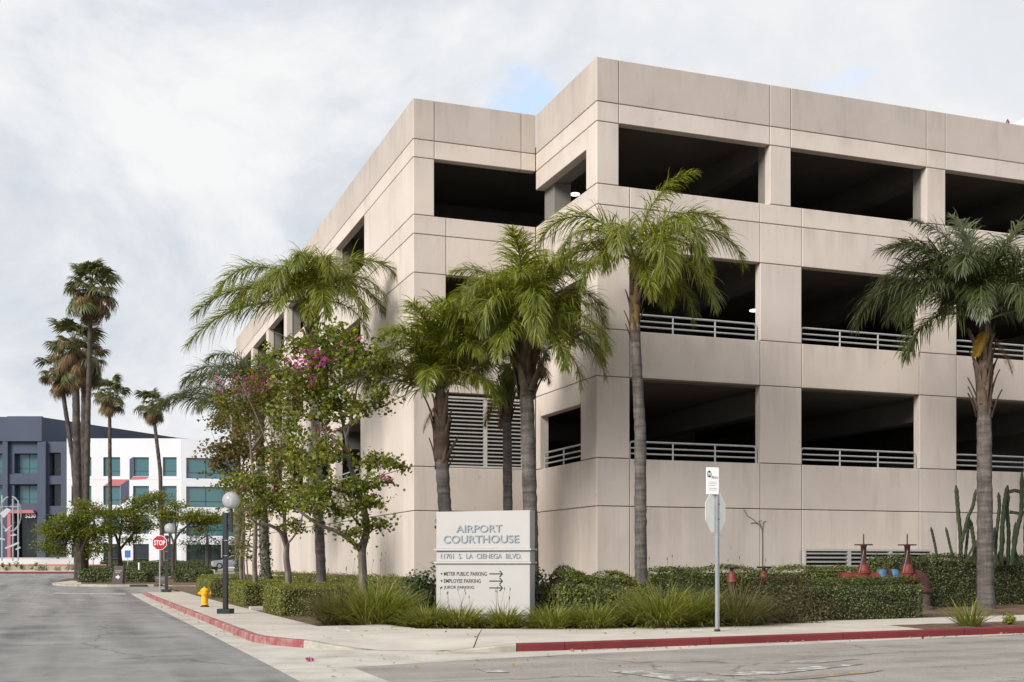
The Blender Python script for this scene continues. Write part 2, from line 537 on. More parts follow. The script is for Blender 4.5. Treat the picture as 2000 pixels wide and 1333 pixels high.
bark_mat('fan_bark', (0.045, 0.036, 0.031), (0.10, 0.083, 0.072), 3, 0.4)
bark_mat('tree_bark', (0.075, 0.06, 0.05), (0.20, 0.17, 0.145), 2.0, 0.6)
bark_mat('twig_core', (0.022, 0.02, 0.012), (0.055, 0.05, 0.028), 2.0, 0.6)
leafmat('palm_leaf', [(0.085, 0.105, 0.014), (0.15, 0.175, 0.022), (0.245, 0.265, 0.04), (0.11, 0.13, 0.02), (0.36, 0.37, 0.09)], 0.45, 0.38, 0.5)
leafmat('palm_leaf_dark', [(0.035, 0.046, 0.015), (0.055, 0.07, 0.02), (0.09, 0.105, 0.03)], 0.25, 0.4, 0.5)
leafmat('palm_leaf_olive', [(0.045, 0.065, 0.016), (0.075, 0.10, 0.024), (0.12, 0.13, 0.035), (0.06, 0.08, 0.03)], 0.3, 0.4, 0.5)
leafmat('dead_frond', [(0.20, 0.13, 0.07), (0.29, 0.19, 0.10), (0.15, 0.09, 0.05)], 0.2, 0.8, 0.2)
leafmat('yellow_frond', [(0.33, 0.21, 0.03), (0.42, 0.27, 0.04), (0.25, 0.15, 0.03)], 0.3, 0.6, 0.3)
leafmat('fan_green', [(0.045, 0.058, 0.018), (0.075, 0.088, 0.024), (0.12, 0.125, 0.04), (0.13, 0.10, 0.05)], 0.25, 0.5, 0.4)
plain('rachis', (0.15, 0.17, 0.05), 0.5, 0, 0.2)
plain('dead_rachis', (0.24, 0.17, 0.09), 0.7, 0, 0.2)
leafmat('orchid_leaf', [(0.075, 0.10, 0.014), (0.13, 0.165, 0.022), (0.22, 0.25, 0.035), (0.16, 0.14, 0.035), (0.055, 0.08, 0.016), (0.30, 0.31, 0.06)], 0.42, 0.45, 0.4)
leafmat('orchid_leaf_olive', [(0.08, 0.10, 0.02), (0.14, 0.15, 0.025), (0.21, 0.20, 0.035), (0.12, 0.095, 0.03), (0.07, 0.09, 0.02)], 0.35, 0.5, 0.35)
leafmat('orchid_leaf_dry', [(0.12, 0.095, 0.035), (0.17, 0.125, 0.045), (0.10, 0.10, 0.03), (0.15, 0.14, 0.04), (0.10, 0.075, 0.035)], 0.3, 0.6, 0.3)
leafmat('autumn_leaf', [(0.42, 0.20, 0.02), (0.50, 0.30, 0.03), (0.30, 0.15, 0.03)], 0.4, 0.5, 0.3)
leafmat('orchid_flower', [(0.40, 0.05, 0.22), (0.52, 0.10, 0.33), (0.34, 0.04, 0.15), (0.60, 0.22, 0.44)], 0.35, 0.6, 0.2)
leafmat('hedge_leaf', [(0.09, 0.105, 0.02), (0.16, 0.175, 0.03), (0.25, 0.25, 0.05), (0.12, 0.135, 0.024)], 0.25, 0.45, 0.4)
leafmat('hedge_leaf_mid', [(0.06, 0.08, 0.018), (0.11, 0.13, 0.026), (0.18, 0.195, 0.04), (0.075, 0.095, 0.02)], 0.25, 0.45, 0.4)
leafmat('hedge_leaf_dark', [(0.042, 0.056, 0.016), (0.07, 0.09, 0.022), (0.12, 0.14, 0.035), (0.05, 0.066, 0.018)], 0.22, 0.42, 0.45)
leafmat('hedge_leaf_brown', [(0.07, 0.05, 0.025), (0.10, 0.075, 0.032), (0.06, 0.06, 0.022), (0.09, 0.085, 0.03)], 0.2, 0.6, 0.3)
leafmat('shrub_leaf', [(0.02, 0.045, 0.018), (0.035, 0.065, 0.024), (0.05, 0.085, 0.03)], 0.22, 0.4, 0.45)
leafmat('ivy_leaf', [(0.025, 0.05, 0.012), (0.045, 0.08, 0.018), (0.07, 0.11, 0.022)], 0.2, 0.4, 0.4)
leafmat('grass_blade', [(0.09, 0.115, 0.018), (0.15, 0.18, 0.026), (0.22, 0.245, 0.04), (0.31, 0.28, 0.09), (0.065, 0.085, 0.02)], 0.3, 0.45, 0.4)
leafmat('grass_blade_dry', [(0.10, 0.10, 0.035), (0.17, 0.14, 0.06), (0.07, 0.09, 0.025), (0.22, 0.18, 0.09)], 0.3, 0.5, 0.3)
leafmat('canopy_leaf', [(0.075, 0.095, 0.014), (0.125, 0.145, 0.02), (0.21, 0.22, 0.03), (0.09, 0.11, 0.018)], 0.35, 0.5, 0.3)
plain('cactus_skin', (0.032, 0.045, 0.018), 0.75, 0, 0.45, 14, bump=0.6)
leafmat('litter', [(0.22, 0.13, 0.06), (0.30, 0.20, 0.09), (0.15, 0.09, 0.05)], 0.1, 0.8, 0.2)


def lamp_mat():
    m, t, b, out = base_mat('ring_lamp')
    b.inputs['Base Color'].default_value = (0.9, 0.9, 0.88, 1)
    b.inputs['Emission Color'].default_value = (1.0, 0.97, 0.92, 1)
    b.inputs['Emission Strength'].default_value = 0.5
    m, t, b, out = base_mat('clear_globe')
    gl = nd(t, 'ShaderNodeBsdfGlossy', i_Roughness=0.08)
    df = nd(t, 'ShaderNodeBsdfTranslucent')
    df.inputs[0].default_value = (0.85, 0.85, 0.86, 1)
    dd = nd(t, 'ShaderNodeBsdfDiffuse')
    dd.inputs[0].default_value = (0.75, 0.75, 0.76, 1)
    tr = nd(t, 'ShaderNodeBsdfTransparent')
    a = nd(t, 'ShaderNodeMixShader'); a.inputs[0].default_value = 0.5
    t.links.new(df.outputs[0], a.inputs[1]); t.links.new(dd.outputs[0], a.inputs[2])
    mx = nd(t, 'ShaderNodeMixShader'); mx.inputs[0].default_value = 0.72
    t.links.new(tr.outputs[0], mx.inputs[1]); t.links.new(a.outputs[0], mx.inputs[2])
    fr = nd(t, 'ShaderNodeFresnel', i_IOR=1.35)
    m2 = nd(t, 'ShaderNodeMixShader')
    t.links.new(fr.outputs[0], m2.inputs[0]); t.links.new(mx.outputs[0], m2.inputs[1]); t.links.new(gl.outputs[0], m2.inputs[2])
    t.links.new(m2.outputs[0], out.inputs[0])


lamp_mat()


# ------------------------------------------------------------------ mesh helpers
def ml(mats):
    return [M[m] if isinstance(m, str) else m for m in (mats if isinstance(mats, (list, tuple)) else [mats])]


def link(name, me, parent=None, loc=None, rz=None):
    o = bpy.data.objects.new(name, me)
    COL.objects.link(o)
    if parent is not None:
        o.parent = parent
    if loc is not None:
        o.location = loc
    if rz is not None:
        o.rotation_euler = (0, 0, rz)
    return o


def tag(o, label=None, cat=None, group=None, kind=None):
    if label: o['label'] = label
    if cat: o['category'] = cat
    if group: o['group'] = group
    if kind: o['kind'] = kind
    return o


def thing(name, label, cat, loc=(0, 0, 0), rz=0.0, group=None, kind=None):
    o = bpy.data.objects.new(name, None)
    o.empty_display_size = 0.2
    COL.objects.link(o)
    o.location = loc
    o.rotation_euler = (0, 0, rz)
    return tag(o, label, cat, group, kind)


class MB:
    def __init__(s):
        s.v, s.f, s.m = [], [], []

    def add(s, vs, fs, mi=0):
        k = len(s.v)
        s.v += [tuple(p) for p in vs]
        s.f += [tuple(i + k for i in f) for f in fs]
        s.m += [mi] * len(fs)
        return s

    def box(s, x0, x1, y0, y1, z0, z1, mi=0):
        vs = [(x0, y0, z0), (x1, y0, z0), (x1, y1, z0), (x0, y1, z0), (x0, y0, z1), (x1, y0, z1), (x1, y1, z1), (x0, y1, z1)]
        return s.add(vs, [(0, 3, 2, 1), (4, 5, 6, 7), (0, 1, 5, 4), (1, 2, 6, 5), (2, 3, 7, 6), (3, 0, 4, 7)], mi)

    def cbox(s, x0, x1, y0, y1, z0, z1, c=0.01, mi=0):
        """box with chamfered edges"""
        xs, ys, zs = (x0, x1), (y0, y1), (z0, z1)
        vs, idx = [], {}
        for i in (0, 1):
            for j in (0, 1):
                for k in (0, 1):
                    sx, sy, sz = (1 if i == 0 else -1) * c, (1 if j == 0 else -1) * c, (1 if k == 0 else -1) * c
                    for ax in range(3):
                        p = [xs[i], ys[j], zs[k]]
                        d = [sx, sy, sz]
                        for q in range(3):
                            if q != ax: p[q] += d[q]
                        idx[(i, j, k, ax)] = len(vs); vs.append(p)
        fs = []
        for i in (0, 1):
            fs.append([idx[(i, 0, 0, 0)], idx[(i, 1, 0, 0)], idx[(i, 1, 1, 0)], idx[(i, 0, 1, 0)]][::(1 if i else -1)])
            fs.append([idx[(0, i, 0, 1)], idx[(1, i, 0, 1)], idx[(1, i, 1, 1)], idx[(0, i, 1, 1)]][::(-1 if i else 1)])
            fs.append([idx[(0, 0, i, 2)], idx[(1, 0, i, 2)], idx[(1, 1, i, 2)], idx[(0, 1, i, 2)]][::(1 if i else -1)])
        for i in (0, 1):
            for j in (0, 1):
                fs.append([idx[(i, j, 0, 0)], idx[(i, j, 1, 0)], idx[(i, j, 1, 1)], idx[(i, j, 0, 1)]])
                fs.append([idx[(i, 0, j, 0)], idx[(i, 1, j, 0)], idx[(i, 1, j, 2)], idx[(i, 0, j, 2)]])
                fs.append([idx[(0, i, j, 1)], idx[(1, i, j, 1)], idx[(1, i, j, 2)], idx[(0, i, j, 2)]])
                for k in (0, 1):
                    fs.append([idx[(i, j, k, 0)], idx[(i, j, k, 1)], idx[(i, j, k, 2)]])
        return s.add(vs, fs, mi)

    def tube(s, pts, rad, seg=8, mi=0, caps=True, rfun=None):
        pts = [Vector(p) for p in pts]
        n = len(pts)
        rad = rad if isinstance(rad, (list, tuple)) else [rad] * n
        vs, fs = [], []
        up = None
        for i, p in enumerate(pts):
            t = (pts[min(i + 1, n - 1)] - pts[max(i - 1, 0)]).normalized()
            if up is None:
                up = Vector((0, 0, 1)) if abs(t.z) < 0.9 else Vector((1, 0, 0))
            sd = t.cross(up)
            if sd.length < 1e-5: sd = t.cross(Vector((0, 1, 0)))
            sd.normalize()
            up = sd.cross(t).normalized()
            for k in range(seg):
                a = 2 * math.pi * k / seg
                rr = rad[i] * (rfun(k, i) if rfun else 1)
                vs.append(p + (sd * math.cos(a) + up * math.sin(a)) * rr)
        for i in range(n - 1):
            for k in range(seg):
                k2 = (k + 1) % seg
                fs.append((i * seg + k, i * seg + k2, (i + 1) * seg + k2, (i + 1) * seg + k))
        if caps:
            fs.append(tuple(range(seg))[::-1]); fs.append(tuple((n - 1) * seg + k for k in range(seg)))
        return s.add(vs, fs, mi)

    def lathe(s, prof, seg=16, c=(0, 0, 0), mi=0, axis='z'):
        vs, fs = [], []
        for r, z in prof:
            for k in range(seg):
                a = 2 * math.pi * k / seg
                x, y = r * math.cos(a), r * math.sin(a)
                p = (x, y, z) if axis == 'z' else ((z, x, y) if axis == 'x' else (x, z, y))
                vs.append((p[0] + c[0], p[1] + c[1], p[2] + c[2]))
        n = len(prof)
        for i in range(n - 1):
            for k in range(seg):
                k2 = (k + 1) % seg
                fs.append((i * seg + k, i * seg + k2, (i + 1) * seg + k2, (i + 1) * seg + k))
        fs.append(tuple(range(seg))[::-1]); fs.append(tuple((n - 1) * seg + k for k in range(seg)))
        return s.add(vs, fs, mi)

    def prism(s, poly, d0, d1, mi=0, plane='xz'):
        """polygon in xz (or xy) pushed along y (or z)"""
        n = len(poly)
        if plane == 'xz':
            vs = [(x, d0, z) for x, z in poly] + [(x, d1, z) for x, z in poly]
        elif plane == 'yz':
            vs = [(d0, y, z) for y, z in poly] + [(d1, y, z) for y, z in poly]
        else:
            vs = [(x, y, d0) for x, y in poly] + [(x, y, d1) for x, y in poly]
        fs = [tuple(range(n)), tuple(range(2 * n - 1, n - 1, -1))]
        fs += [(i, i + n, (i + 1) % n + n, (i + 1) % n) for i in range(n)]
        return s.add(vs, fs, mi)

    def mesh(s, name, mats, smooth=False):
        me = bpy.data.meshes.new(name)
        me.from_pydata(s.v, [], s.f)
        for m in ml(mats): me.materials.append(m)
        if len(me.materials) > 1:
            me.polygons.foreach_set('material_index', s.m)
        if smooth:
            me.polygons.foreach_set('use_smooth', [True] * len(me.polygons))
        me.validate()
        import bmesh
        bm = bmesh.new(); bm.from_mesh(me)
        bmesh.ops.recalc_face_normals(bm, faces=bm.faces)
        bm.to_mesh(me); bm.free()
        if smooth and hasattr(me, 'set_sharp_from_angle'):
            me.set_sharp_from_angle(angle=R(40))
        return me

    def build(s, name, mats, parent=None, loc=None, rz=None, smooth=False):
        return link(name, s.mesh(name, mats, smooth), parent, loc, rz)


def npmesh(name, V, T, mats, mi=None):
    """triangle mesh from arrays"""
    me = bpy.data.meshes.new(name)
    V = np.asarray(V, dtype=np.float32).reshape(-1, 3)
    T = np.asarray(T, dtype=np.int32).reshape(-1, 3)
    me.vertices.add(len(V)); me.vertices.foreach_set('co', V.ravel())
    me.loops.add(T.size); me.loops.foreach_set('vertex_index', T.ravel())
    me.polygons.add(len(T))
    me.polygons.foreach_set('loop_start', np.arange(0, T.size, 3, dtype=np.int32))
    me.polygons.foreach_set('loop_total', np.full(len(T), 3, dtype=np.int32))
    for m in ml(mats): me.materials.append(m)
    if mi is not None:
        me.polygons.foreach_set('material_index', np.asarray(mi, dtype=np.int32))
    me.update(calc_edges=True)
    return me


def unit(a):
    return a / np.maximum(1e-9, np.linalg.norm(a, axis=1, keepdims=True))


def leaves(C, N, size, aspect=0.6, fold=0.25, hang=0.0, g=None):
    """folded diamond leaves: centres C, normals N, lengths size -> V, T"""
    g = g or rng
    n = len(C)
    N = unit(N)
    r = g.normal(size=(n, 3))
    if hang:
        r[:, 2] -= hang
    t = unit(r - N * np.sum(r * N, axis=1, keepdims=True))
    b = np.cross(N, t)
    l = np.asarray(size).reshape(-1, 1) * np.ones((n, 1))
    w = l * aspect * 0.5
    base = C - t * l * 0.5
    tip = C + t * l * 0.5
    mid = C - t * l * 0.06
    le = mid + b * w + N * w * fold
    ri = mid - b * w + N * w * fold
    V = np.stack([base, le, tip, ri], axis=1).reshape(-1, 3)
    i = np.arange(n)[:, None] * 4
    T = np.concatenate([i + np.array([[0, 2, 1]]), i + np.array([[0, 3, 2]])], axis=0)
    return V, T


def merge(parts):
    Vs, Ts, k, mi = [], [], 0, []
    for j, (V, T) in enumerate(parts):
        Vs.append(V); Ts.append(T + k); k += len(V); mi += [j] * len(T)
    return np.concatenate(Vs), np.concatenate(Ts), mi


def text_mesh(s, w, h, depth=0.02, bold=0.0, mat='letter_black'):
    """lettering in the xz plane, front towards -y, lower left at the origin, exactly w by h"""
    cu = bpy.data.curves.new('lettering', 'FONT')
    cu.body = s
    cu.extrude = 0.02
    cu.offset = bold
    cu.resolution_u = 4
    o = bpy.data.objects.new('lettering', cu)
    COL.objects.link(o)
    dg = bpy.context.evaluated_depsgraph_get()
    me = bpy.data.meshes.new_from_object(o.evaluated_get(dg))
    bpy.data.objects.remove(o); bpy.data.curves.remove(cu)
    a = np.empty(len(me.vertices) * 3, dtype=np.float32)
    me.vertices.foreach_get('co', a)
    a = a.reshape(-1, 3)
    mn, mx = a.min(0), a.max(0)
    q = np.zeros_like(a)
    q[:, 0] = (a[:, 0] - mn[0]) / (mx[0] - mn[0]) * w
    q[:, 2] = (a[:, 1] - mn[1]) / (mx[1] - mn[1]) * h
    q[:, 1] = -(a[:, 2] - mn[2]) / (mx[2] - mn[2]) * depth
    me.vertices.foreach_set('co', q.ravel())
    me.materials.clear()
    me.materials.append(M[mat])
    me.update()
    me.name = 'lettering'
    return me


TXT = {
    'AIRPORT': text_mesh('AIRPORT', 1.26, 0.185, 0.02, 0.006, 'letter_steel'),
    'COURTHOUSE': text_mesh('COURTHOUSE', 2.07, 0.195, 0.02, 0.006, 'letter_steel'),
    'ADDR': text_mesh('11701  S.  LA  CIENEGA  BLVD.', 2.21, 0.125, 0.015, 0.0, 'letter_steel'),
    'P1': text_mesh('METER PUBLIC PARKING', 1.19, 0.10, 0.006, 0.003),
    'P2': text_mesh('EMPLOYEE PARKING', 1.02, 0.10, 0.006, 0.003),
    'P3': text_mesh('JUROR PARKING', 0.84, 0.10, 0.006, 0.003),
    'STOP': text_mesh('STOP', 0.55, 0.25, 0.004, 0.02, 'sign_white'),
    'M': text_mesh('M', 0.11, 0.13, 0.003, 0.03, 'sign_white'),
    'Metro': text_mesh('Metro', 0.24, 0.09, 0.003, 0.01, 'sign_grey'),
    '5230': text_mesh('5230', 1.75, 0.75, 0.10, 0.015, 'sign_white'),
}


# ------------------------------------------------------------------ ground, roads, pavements
def sheet(name, us, vs, mat, dz, zf=None, frame='uv'):
    V, Fc = [], []
    for v in vs:
        for u in us:
            p = UV(u, v) if frame == 'uv' else Vector((u, v, 0))
            V.append((p.x, p.y, gz(p.x, p.y) + dz + (zf(u, v) if zf else 0)))
    n = len(us)
    for j in range(len(vs) - 1):
        for i in range(n - 1):
            Fc.append((j * n + i, j * n + i + 1, (j + 1) * n + i + 1, (j + 1) * n + i))
    return MB().add(V, Fc).build(name, mat, smooth=True)


def lin(a, b, st):
    k = max(1, int(round((b - a) / st)))
    return [a + (b - a) * i / k for i in range(k + 1)]


tag(sheet('ground', [-1500, -600, -300] + lin(-150, 150, 10) + [300, 600, 1500], [-200, -60] + lin(-20, 240, 10) + [400, 800, 1800], 'far_ground', -0.06, frame='xy'), kind='structure')
tag(sheet('road', lin(-75, 90, 2.5), lin(-25, 150, 2.5), 'asphalt', 0.0), kind='structure')


def bump_noise(u, v):
    return 0.02 * math.sin(u * 2.3 + 1.1 * math.sin(v * 1.7)) + 0.015 * math.sin(v * 3.1 + u)


bedroot = thing('planting_bed', None, None, kind='structure')
for us, vs in ((lin(5.44, 7.0, 0.5), lin(27.7, 37.3, 0.6)), (lin(7.0, 60, 0.7), lin(24.2, 37.3, 0.7)), (lin(5.44, 10.4, 0.6), lin(37.3, 86, 1.2))):
    o = sheet('soil', us, vs, 'soil', 0.11, bump_noise)
    o.parent = bedroot

# kerb line: left street (u = 3.5), corner return, right street (v = 20.3)
KC, KR = (8.55, 25.35), 5.05


def kerb_h(ang):
    a = math.degrees(ang)
    if a <= 210 or a >= 259.5: return 0.15
    if a < 227.5: return 0.15 + (0.012 - 0.15) * (a - 210) / 17.5
    if a < 244: return 0.012
    return 0.012 + (0.15 - 0.012) * (a - 244) / 15.5


def kerb_piece(pts, mats, parent, mi):
    """pts: list of (u, v, inward du, dv, height)"""
    vs, fs = [], []
    for (u, v, iu, iv, h) in pts:
        g = guv(u, v)
        ou, ov = u + iu * 0.012, v + iv * 0.012
        for (du, z) in ((0, -0.12), (0, h - 0.025 if h > 0.05 else h - 0.004), (0.022, h), (0.15, h + 0.001), (0.15, -0.12)):
            p = UV(u + iu * du, v + iv * du)
            vs.append((p.x, p.y, g + z))
    n = len(pts)
    for i in range(n - 1):
        for k in range(4):
            fs.append((i * 5 + k, i * 5 + k + 1, (i + 1) * 5 + k + 1, (i + 1) * 5 + k))
    fs.append((0, 1, 2, 3, 4)); fs.append(tuple((n - 1) * 5 + k for k in range(5))[::-1])
    MB().add(vs, fs).build('kerb_stone', mats[mi], parent)


kerb = thing('kerb', None, None, kind='structure')
KM = ['red_kerb_paint', 'pale_kerb_paint', 'kerb_concrete']
v = 64.0
while v > 25.4:
    v2 = max(25.35, v - 3.05)
    kerb_piece([(3.5, q, 1, 0, 0.15) for q in (v - 0.006, (v + v2) / 2, v2 + 0.006)], KM, kerb, 1)
    v = v2


def arc(a0, a1, n):
    out = []
    for i in range(n + 1):
        a = R(a0 + (a1 - a0) * i / n)
        out.append((KC[0] + KR * math.cos(a), KC[1] + KR * math.sin(a), -math.cos(a), -math.sin(a), kerb_h(a)))
    return out


for a0, a1, n, mi in ((180.1, 194.9, 5, 1), (195.05, 209.9, 5, 1), (210.1, 227.5, 5, 2), (227.6, 244, 5, 2), (244.1, 259.4, 5, 2), (259.6, 269.9, 4, 0)):
    kerb_piece(arc(a0, a1, n), KM, kerb, mi)
u = 8.55
while u < 62:
    kerb_piece([(q, 20.3, 0, 1, 0.15) for q in (u + 0.006, u + 1.5, u + 3.04)], KM, kerb, 0)
    u += 3.05


def slab(corners, parent, mat='sidewalk_concrete', top=0.15, bot=-0.08, name='slab', c=0.008):
    """paving slab: four (u, v) corners counter-clockwise, edges eased"""
    n = len(corners)
    cu = sum(p[0] for p in corners) / n
    cv = sum(p[1] for p in corners) / n
    vs = []
    for k, (sh, z) in enumerate(((0, bot), (0, top - c), (c, top))):
        for (u, v) in corners:
            d = math.hypot(u - cu, v - cv)
            q = 1 - (sh + 0.006) / d * 1.2
            p = UV(cu + (u - cu) * q, cv + (v - cv) * q)
            vs.append((p.x, p.y, gz(p.x, p.y) + z))
    fs = [tuple(range(2 * n, 3 * n)), tuple(range(n))[::-1]]
    for r0 in (0, n):
        fs += [(r0 + i, r0 + (i + 1) % n, r0 + n + (i + 1) % n, r0 + n + i) for i in range(n)]
    return MB().add(vs, fs).build(name, mat, parent)


walk = thing('sidewalk', None, None, kind='structure')
vs_ = lin(27.8, 64.0, 1.83)
for v0, v1 in zip(vs_, vs_[1:]):
    slab([(3.655, v0), (5.45, v0), (5.45, v1), (3.655, v1)], walk)
us_ = lin(10.5, 62, 1.98)
for i, (u0, u1) in enumerate(zip(us_, us_[1:])):
    slab([(u0, 22.38), (u1, 22.38), (u1, 24.3), (u0, 24.3)], walk)
    if i < 3:
        slab([(u0, 20.455), (u1, 20.455), (u1, 22.38), (u0, 22.38)], walk)
ue = us_[3]
slab([(ue, 20.455), (ue + 0.35, 20.455), (ue + 0.75, 22.38), (ue, 22.38)], walk)
mulch = sheet('mulch_strip', lin(ue + 0.1, 62, 0.5), lin(20.45, 22.40, 0.39), 'mulch', 0.10, lambda u, v: 0.02 * math.sin(5 * u) * math.sin(7 * v) + 0.025)
tag(mulch, kind='structure')


# ruled corner patch with the ramp
def poly_at(pts, t):
    L = [math.dist(a, b) for a, b in zip(pts, pts[1:])]
    s = t * sum(L)
    for (a, b), l in zip(zip(pts, pts[1:]), L):
        if s <= l or (a, b) == (pts[-2], pts[-1]):
            q = min(1, s / l)
            return (a[0] + (b[0] - a[0]) * q, a[1] + (b[1] - a[1]) * q)
        s -= l


inner_e = [(5.45, 27.8), (6.2, 28.0), (6.9, 27.7), (7.3, 25.9), (9.0, 25.0), (10.5, 24.35)]
outer_e = [(3.655, 27.8), (3.655, 26.5), (3.655, 25.35)] + [(KC[0] + (KR - 0.155) * math.cos(R(a)), KC[1] + (KR - 0.155) * math.sin(R(a))) for a in range(185, 271, 5)] + [(9.5, 20.455), (10.5, 20.455)]


def corner_piece(t0, t1, s0, s1, nt_, ns_):
    vs, fs = [], []
    for i in range(nt_ + 1):
        t = t0 + (t1 - t0) * i / nt_
        a, b = poly_at(outer_e, t), poly_at(inner_e, t)
        for j in range(ns_ + 1):
            s = s0 + (s1 - s0) * j / ns_
            u, v = a[0] + (b[0] - a[0]) * s, a[1] + (b[1] - a[1]) * s
            ang = math.atan2(a[1] - KC[1], a[0] - KC[0]) % (2 * math.pi)
            h = kerb_h(ang) if 25.35 > a[1] and a[0] < 8.55 else 0.15
            k = min(1, s * 1.7); k = k * k * (3 - 2 * k)
            p = UV(u, v)
            vs.append((p.x, p.y, gz(p.x, p.y) + h * (1 - k) + 0.15 * k + 0.002))
    n = ns_ + 1
    for i in range(nt_):
        for j in range(ns_):
            fs.append((i * n + j, i * n + j + 1, (i + 1) * n + j + 1, (i + 1) * n + j))
    MB().add(vs, fs).build('ramp_slab', 'sidewalk_concrete', walk, smooth=True)


for t0, t1 in ((0.0, 0.33), (0.332, 0.70), (0.702, 1.0)):
    corner_piece(t0, t1, 0.0, 0.499, 12, 6)
    corner_piece(t0, t1, 0.501, 1.0, 12, 6)

# concrete gutters, the valley gutter across the street mouth
gut = thing('gutter', None, None, kind='structure')


def gslab(c, nm='gutter_slab'):
    vs = []
    for (u, v) in c:
        p = UV(u, v); vs.append((p.x, p.y, gz(p.x, p.y) + 0.005))
    for (u, v) in c:
        p = UV(u, v); vs.append((p.x, p.y, gz(p.x, p.y) - 0.1))
    n = len(c)
    fs = [tuple(range(n)), tuple(range(2 * n - 1, n - 1, -1))] + [(i, i + n, (i + 1) % n + n, (i + 1) % n) for i in range(n)]
    MB().add(vs, fs).build(nm, 'gutter_concrete', gut)


vv = lin(25.4, 66, 4.0)
for a_, b_ in zip(vv, vv[1:]):
    gslab([(2.98, a_ + 0.008), (3.5, a_ + 0.008), (3.5, b_ - 0.008), (2.98, b_ - 0.008)])
arcp = [(KC[0] + (KR + 0.002) * math.cos(R(a)), KC[1] + (KR + 0.002) * math.sin(R(a))) for a in range(180, 271, 6)]
gslab([(2.98, 25.385)] + [(2.97, 18.25), (4.08, 18.22), (5.26, 18.62), (6.4, 18.97), (7.0, 19.15)] + arcp[::-1][4:] if False else [(2.98, 25.385), (2.97, 21.2), (2.96, 18.25), (4.1, 18.2), (5.26, 18.62), (6.4, 18.97), (7.1, 19.15), (8.5, 19.45)] + arcp[::-1])
for a_, b_ in ((18.2, 14.6), (14.58, 11.0), (10.98, 7.0), (6.98, 2.0)):
    gslab([(2.96, a_ - 0.03), (2.93, b_), (4.05, b_), (4.1, a_ - 0.045)])
uu = lin(8.55, 22, 4.4)
for a_, b_ in zip(uu, uu[1:]):
    d0 = 0.85 - 0.06 * (a_ - 8.55); d1 = 0.85 - 0.06 * (b_ - 8.55)
    gslab([(a_ + 0.01, 20.3 - d0), (b_ - 0.01, 20.3 - d1), (b_ - 0.01, 20.3), (a_ + 0.01, 20.3)])


# worn paint on the asphalt
def on_road(x, y):
    Y = F * H / (y - YH)
    for _ in range(12):
        X = (x - 1000) / F * Y
        Y = F * (H - gz(X, Y)) / (y - YH)
    return Vector(((x - 1000) / F * Y, Y, 0))


def marking(poly, mat):
    vs = []
    for x, y in poly:
        p = on_road(x, y)
        vs.append((p.x, p.y, gz(p.x, p.y) + 0.009))
    o = MB().add(vs, [tuple(range(len(vs)))]).build('road_marking', mat)
    tag(o, kind='structure')


marking([(1398, 1318), (1470, 1312), (1510, 1314), (1600, 1301), (1690, 1298), (1640, 1304), (1520, 1318), (1420, 1321)], 'worn_white_paint')
marking([(1185, 1312), (1245, 1310), (1330, 1322), (1420, 1331), (1330, 1333), (1240, 1319)], 'worn_white_paint')
marking([(930, 1306), (945, 1308), (990, 1311), (995, 1315), (950, 1314)], 'worn_white_paint')
marking([(1430, 1330), (1530, 1325), (1680, 1313), (1730, 1310), (1700, 1315), (1560, 1329)], 'worn_yellow_paint')
marking([(1490, 1296), (1600, 1293), (1690, 1287), (1600, 1296)], 'worn_white_paint')
marking([(108, 1158.4), (245, 1159.8), (245, 1162.2), (100, 1160.6)], 'worn_white_paint')


# utility vault lid at the back of the walk, half in the bed
def on_level(x, y, h):
    Y = F * (H - h) / (y - YH)
    for _ in range(12):
        X = (x - 1000) / F * Y
        Y = F * (H - h - gz(X, Y)) / (y - YH)
    p = Vector(((x - 1000) / F * Y, Y))
    return (p.x * CA + p.y * SA, -p.x * SA + p.y * CA)


q = [on_level(x, y, 0.16) for x, y in ((655, 1227), (683, 1233), (812, 1228.5), (742, 1220))]
lid = thing('utility_cover', 'low concrete utility vault cover in two lids at the walk edge beside grass', 'utility cover')
m0 = ((q[1][0] + q[2][0]) / 2, (q[1][1] + q[2][1]) / 2)
m1 = ((q[0][0] + q[3][0]) / 2, (q[0][1] + q[3][1]) / 2)
for cc in ([q[0], q[1], m0, m1], [m1, m0, q[2], q[3]]):
    slab(cc, lid, 'gutter_concrete', top=0.175, bot=0.05, name='lid', c=0.01)

# ------------------------------------------------------------------ the parking structure
BU, BV = 14.674, 32.423
bp_ = UV(BU, BV)
pk = thing('parking_structure', 'beige concrete parking garage of stepped panels with wide dark openings behind palms', 'parking garage', (bp_.x, bp_.y, 0.0), TH)
RX, RY = -4.271, 4.938                    # recessed corner, in the building's own frame
FACES = {'front': ((0, 0), (1, 0), (0, 1)), 'side': ((0, 0), (0, 1), (1, 0)), 'recess': ((RX, RY), (1, 0), (0, 1)), 'long': ((RX, RY), (0, 1), (1, 0))}
Z = dict(top=16.73, g1=15.405, o3=14.815, s3=12.955, g2=12.335, o2=11.075, s2=8.64, o1=7.225, s1=4.785, g0=3.345, b=-0.25)
GAP, CH = 0.011, 0.014


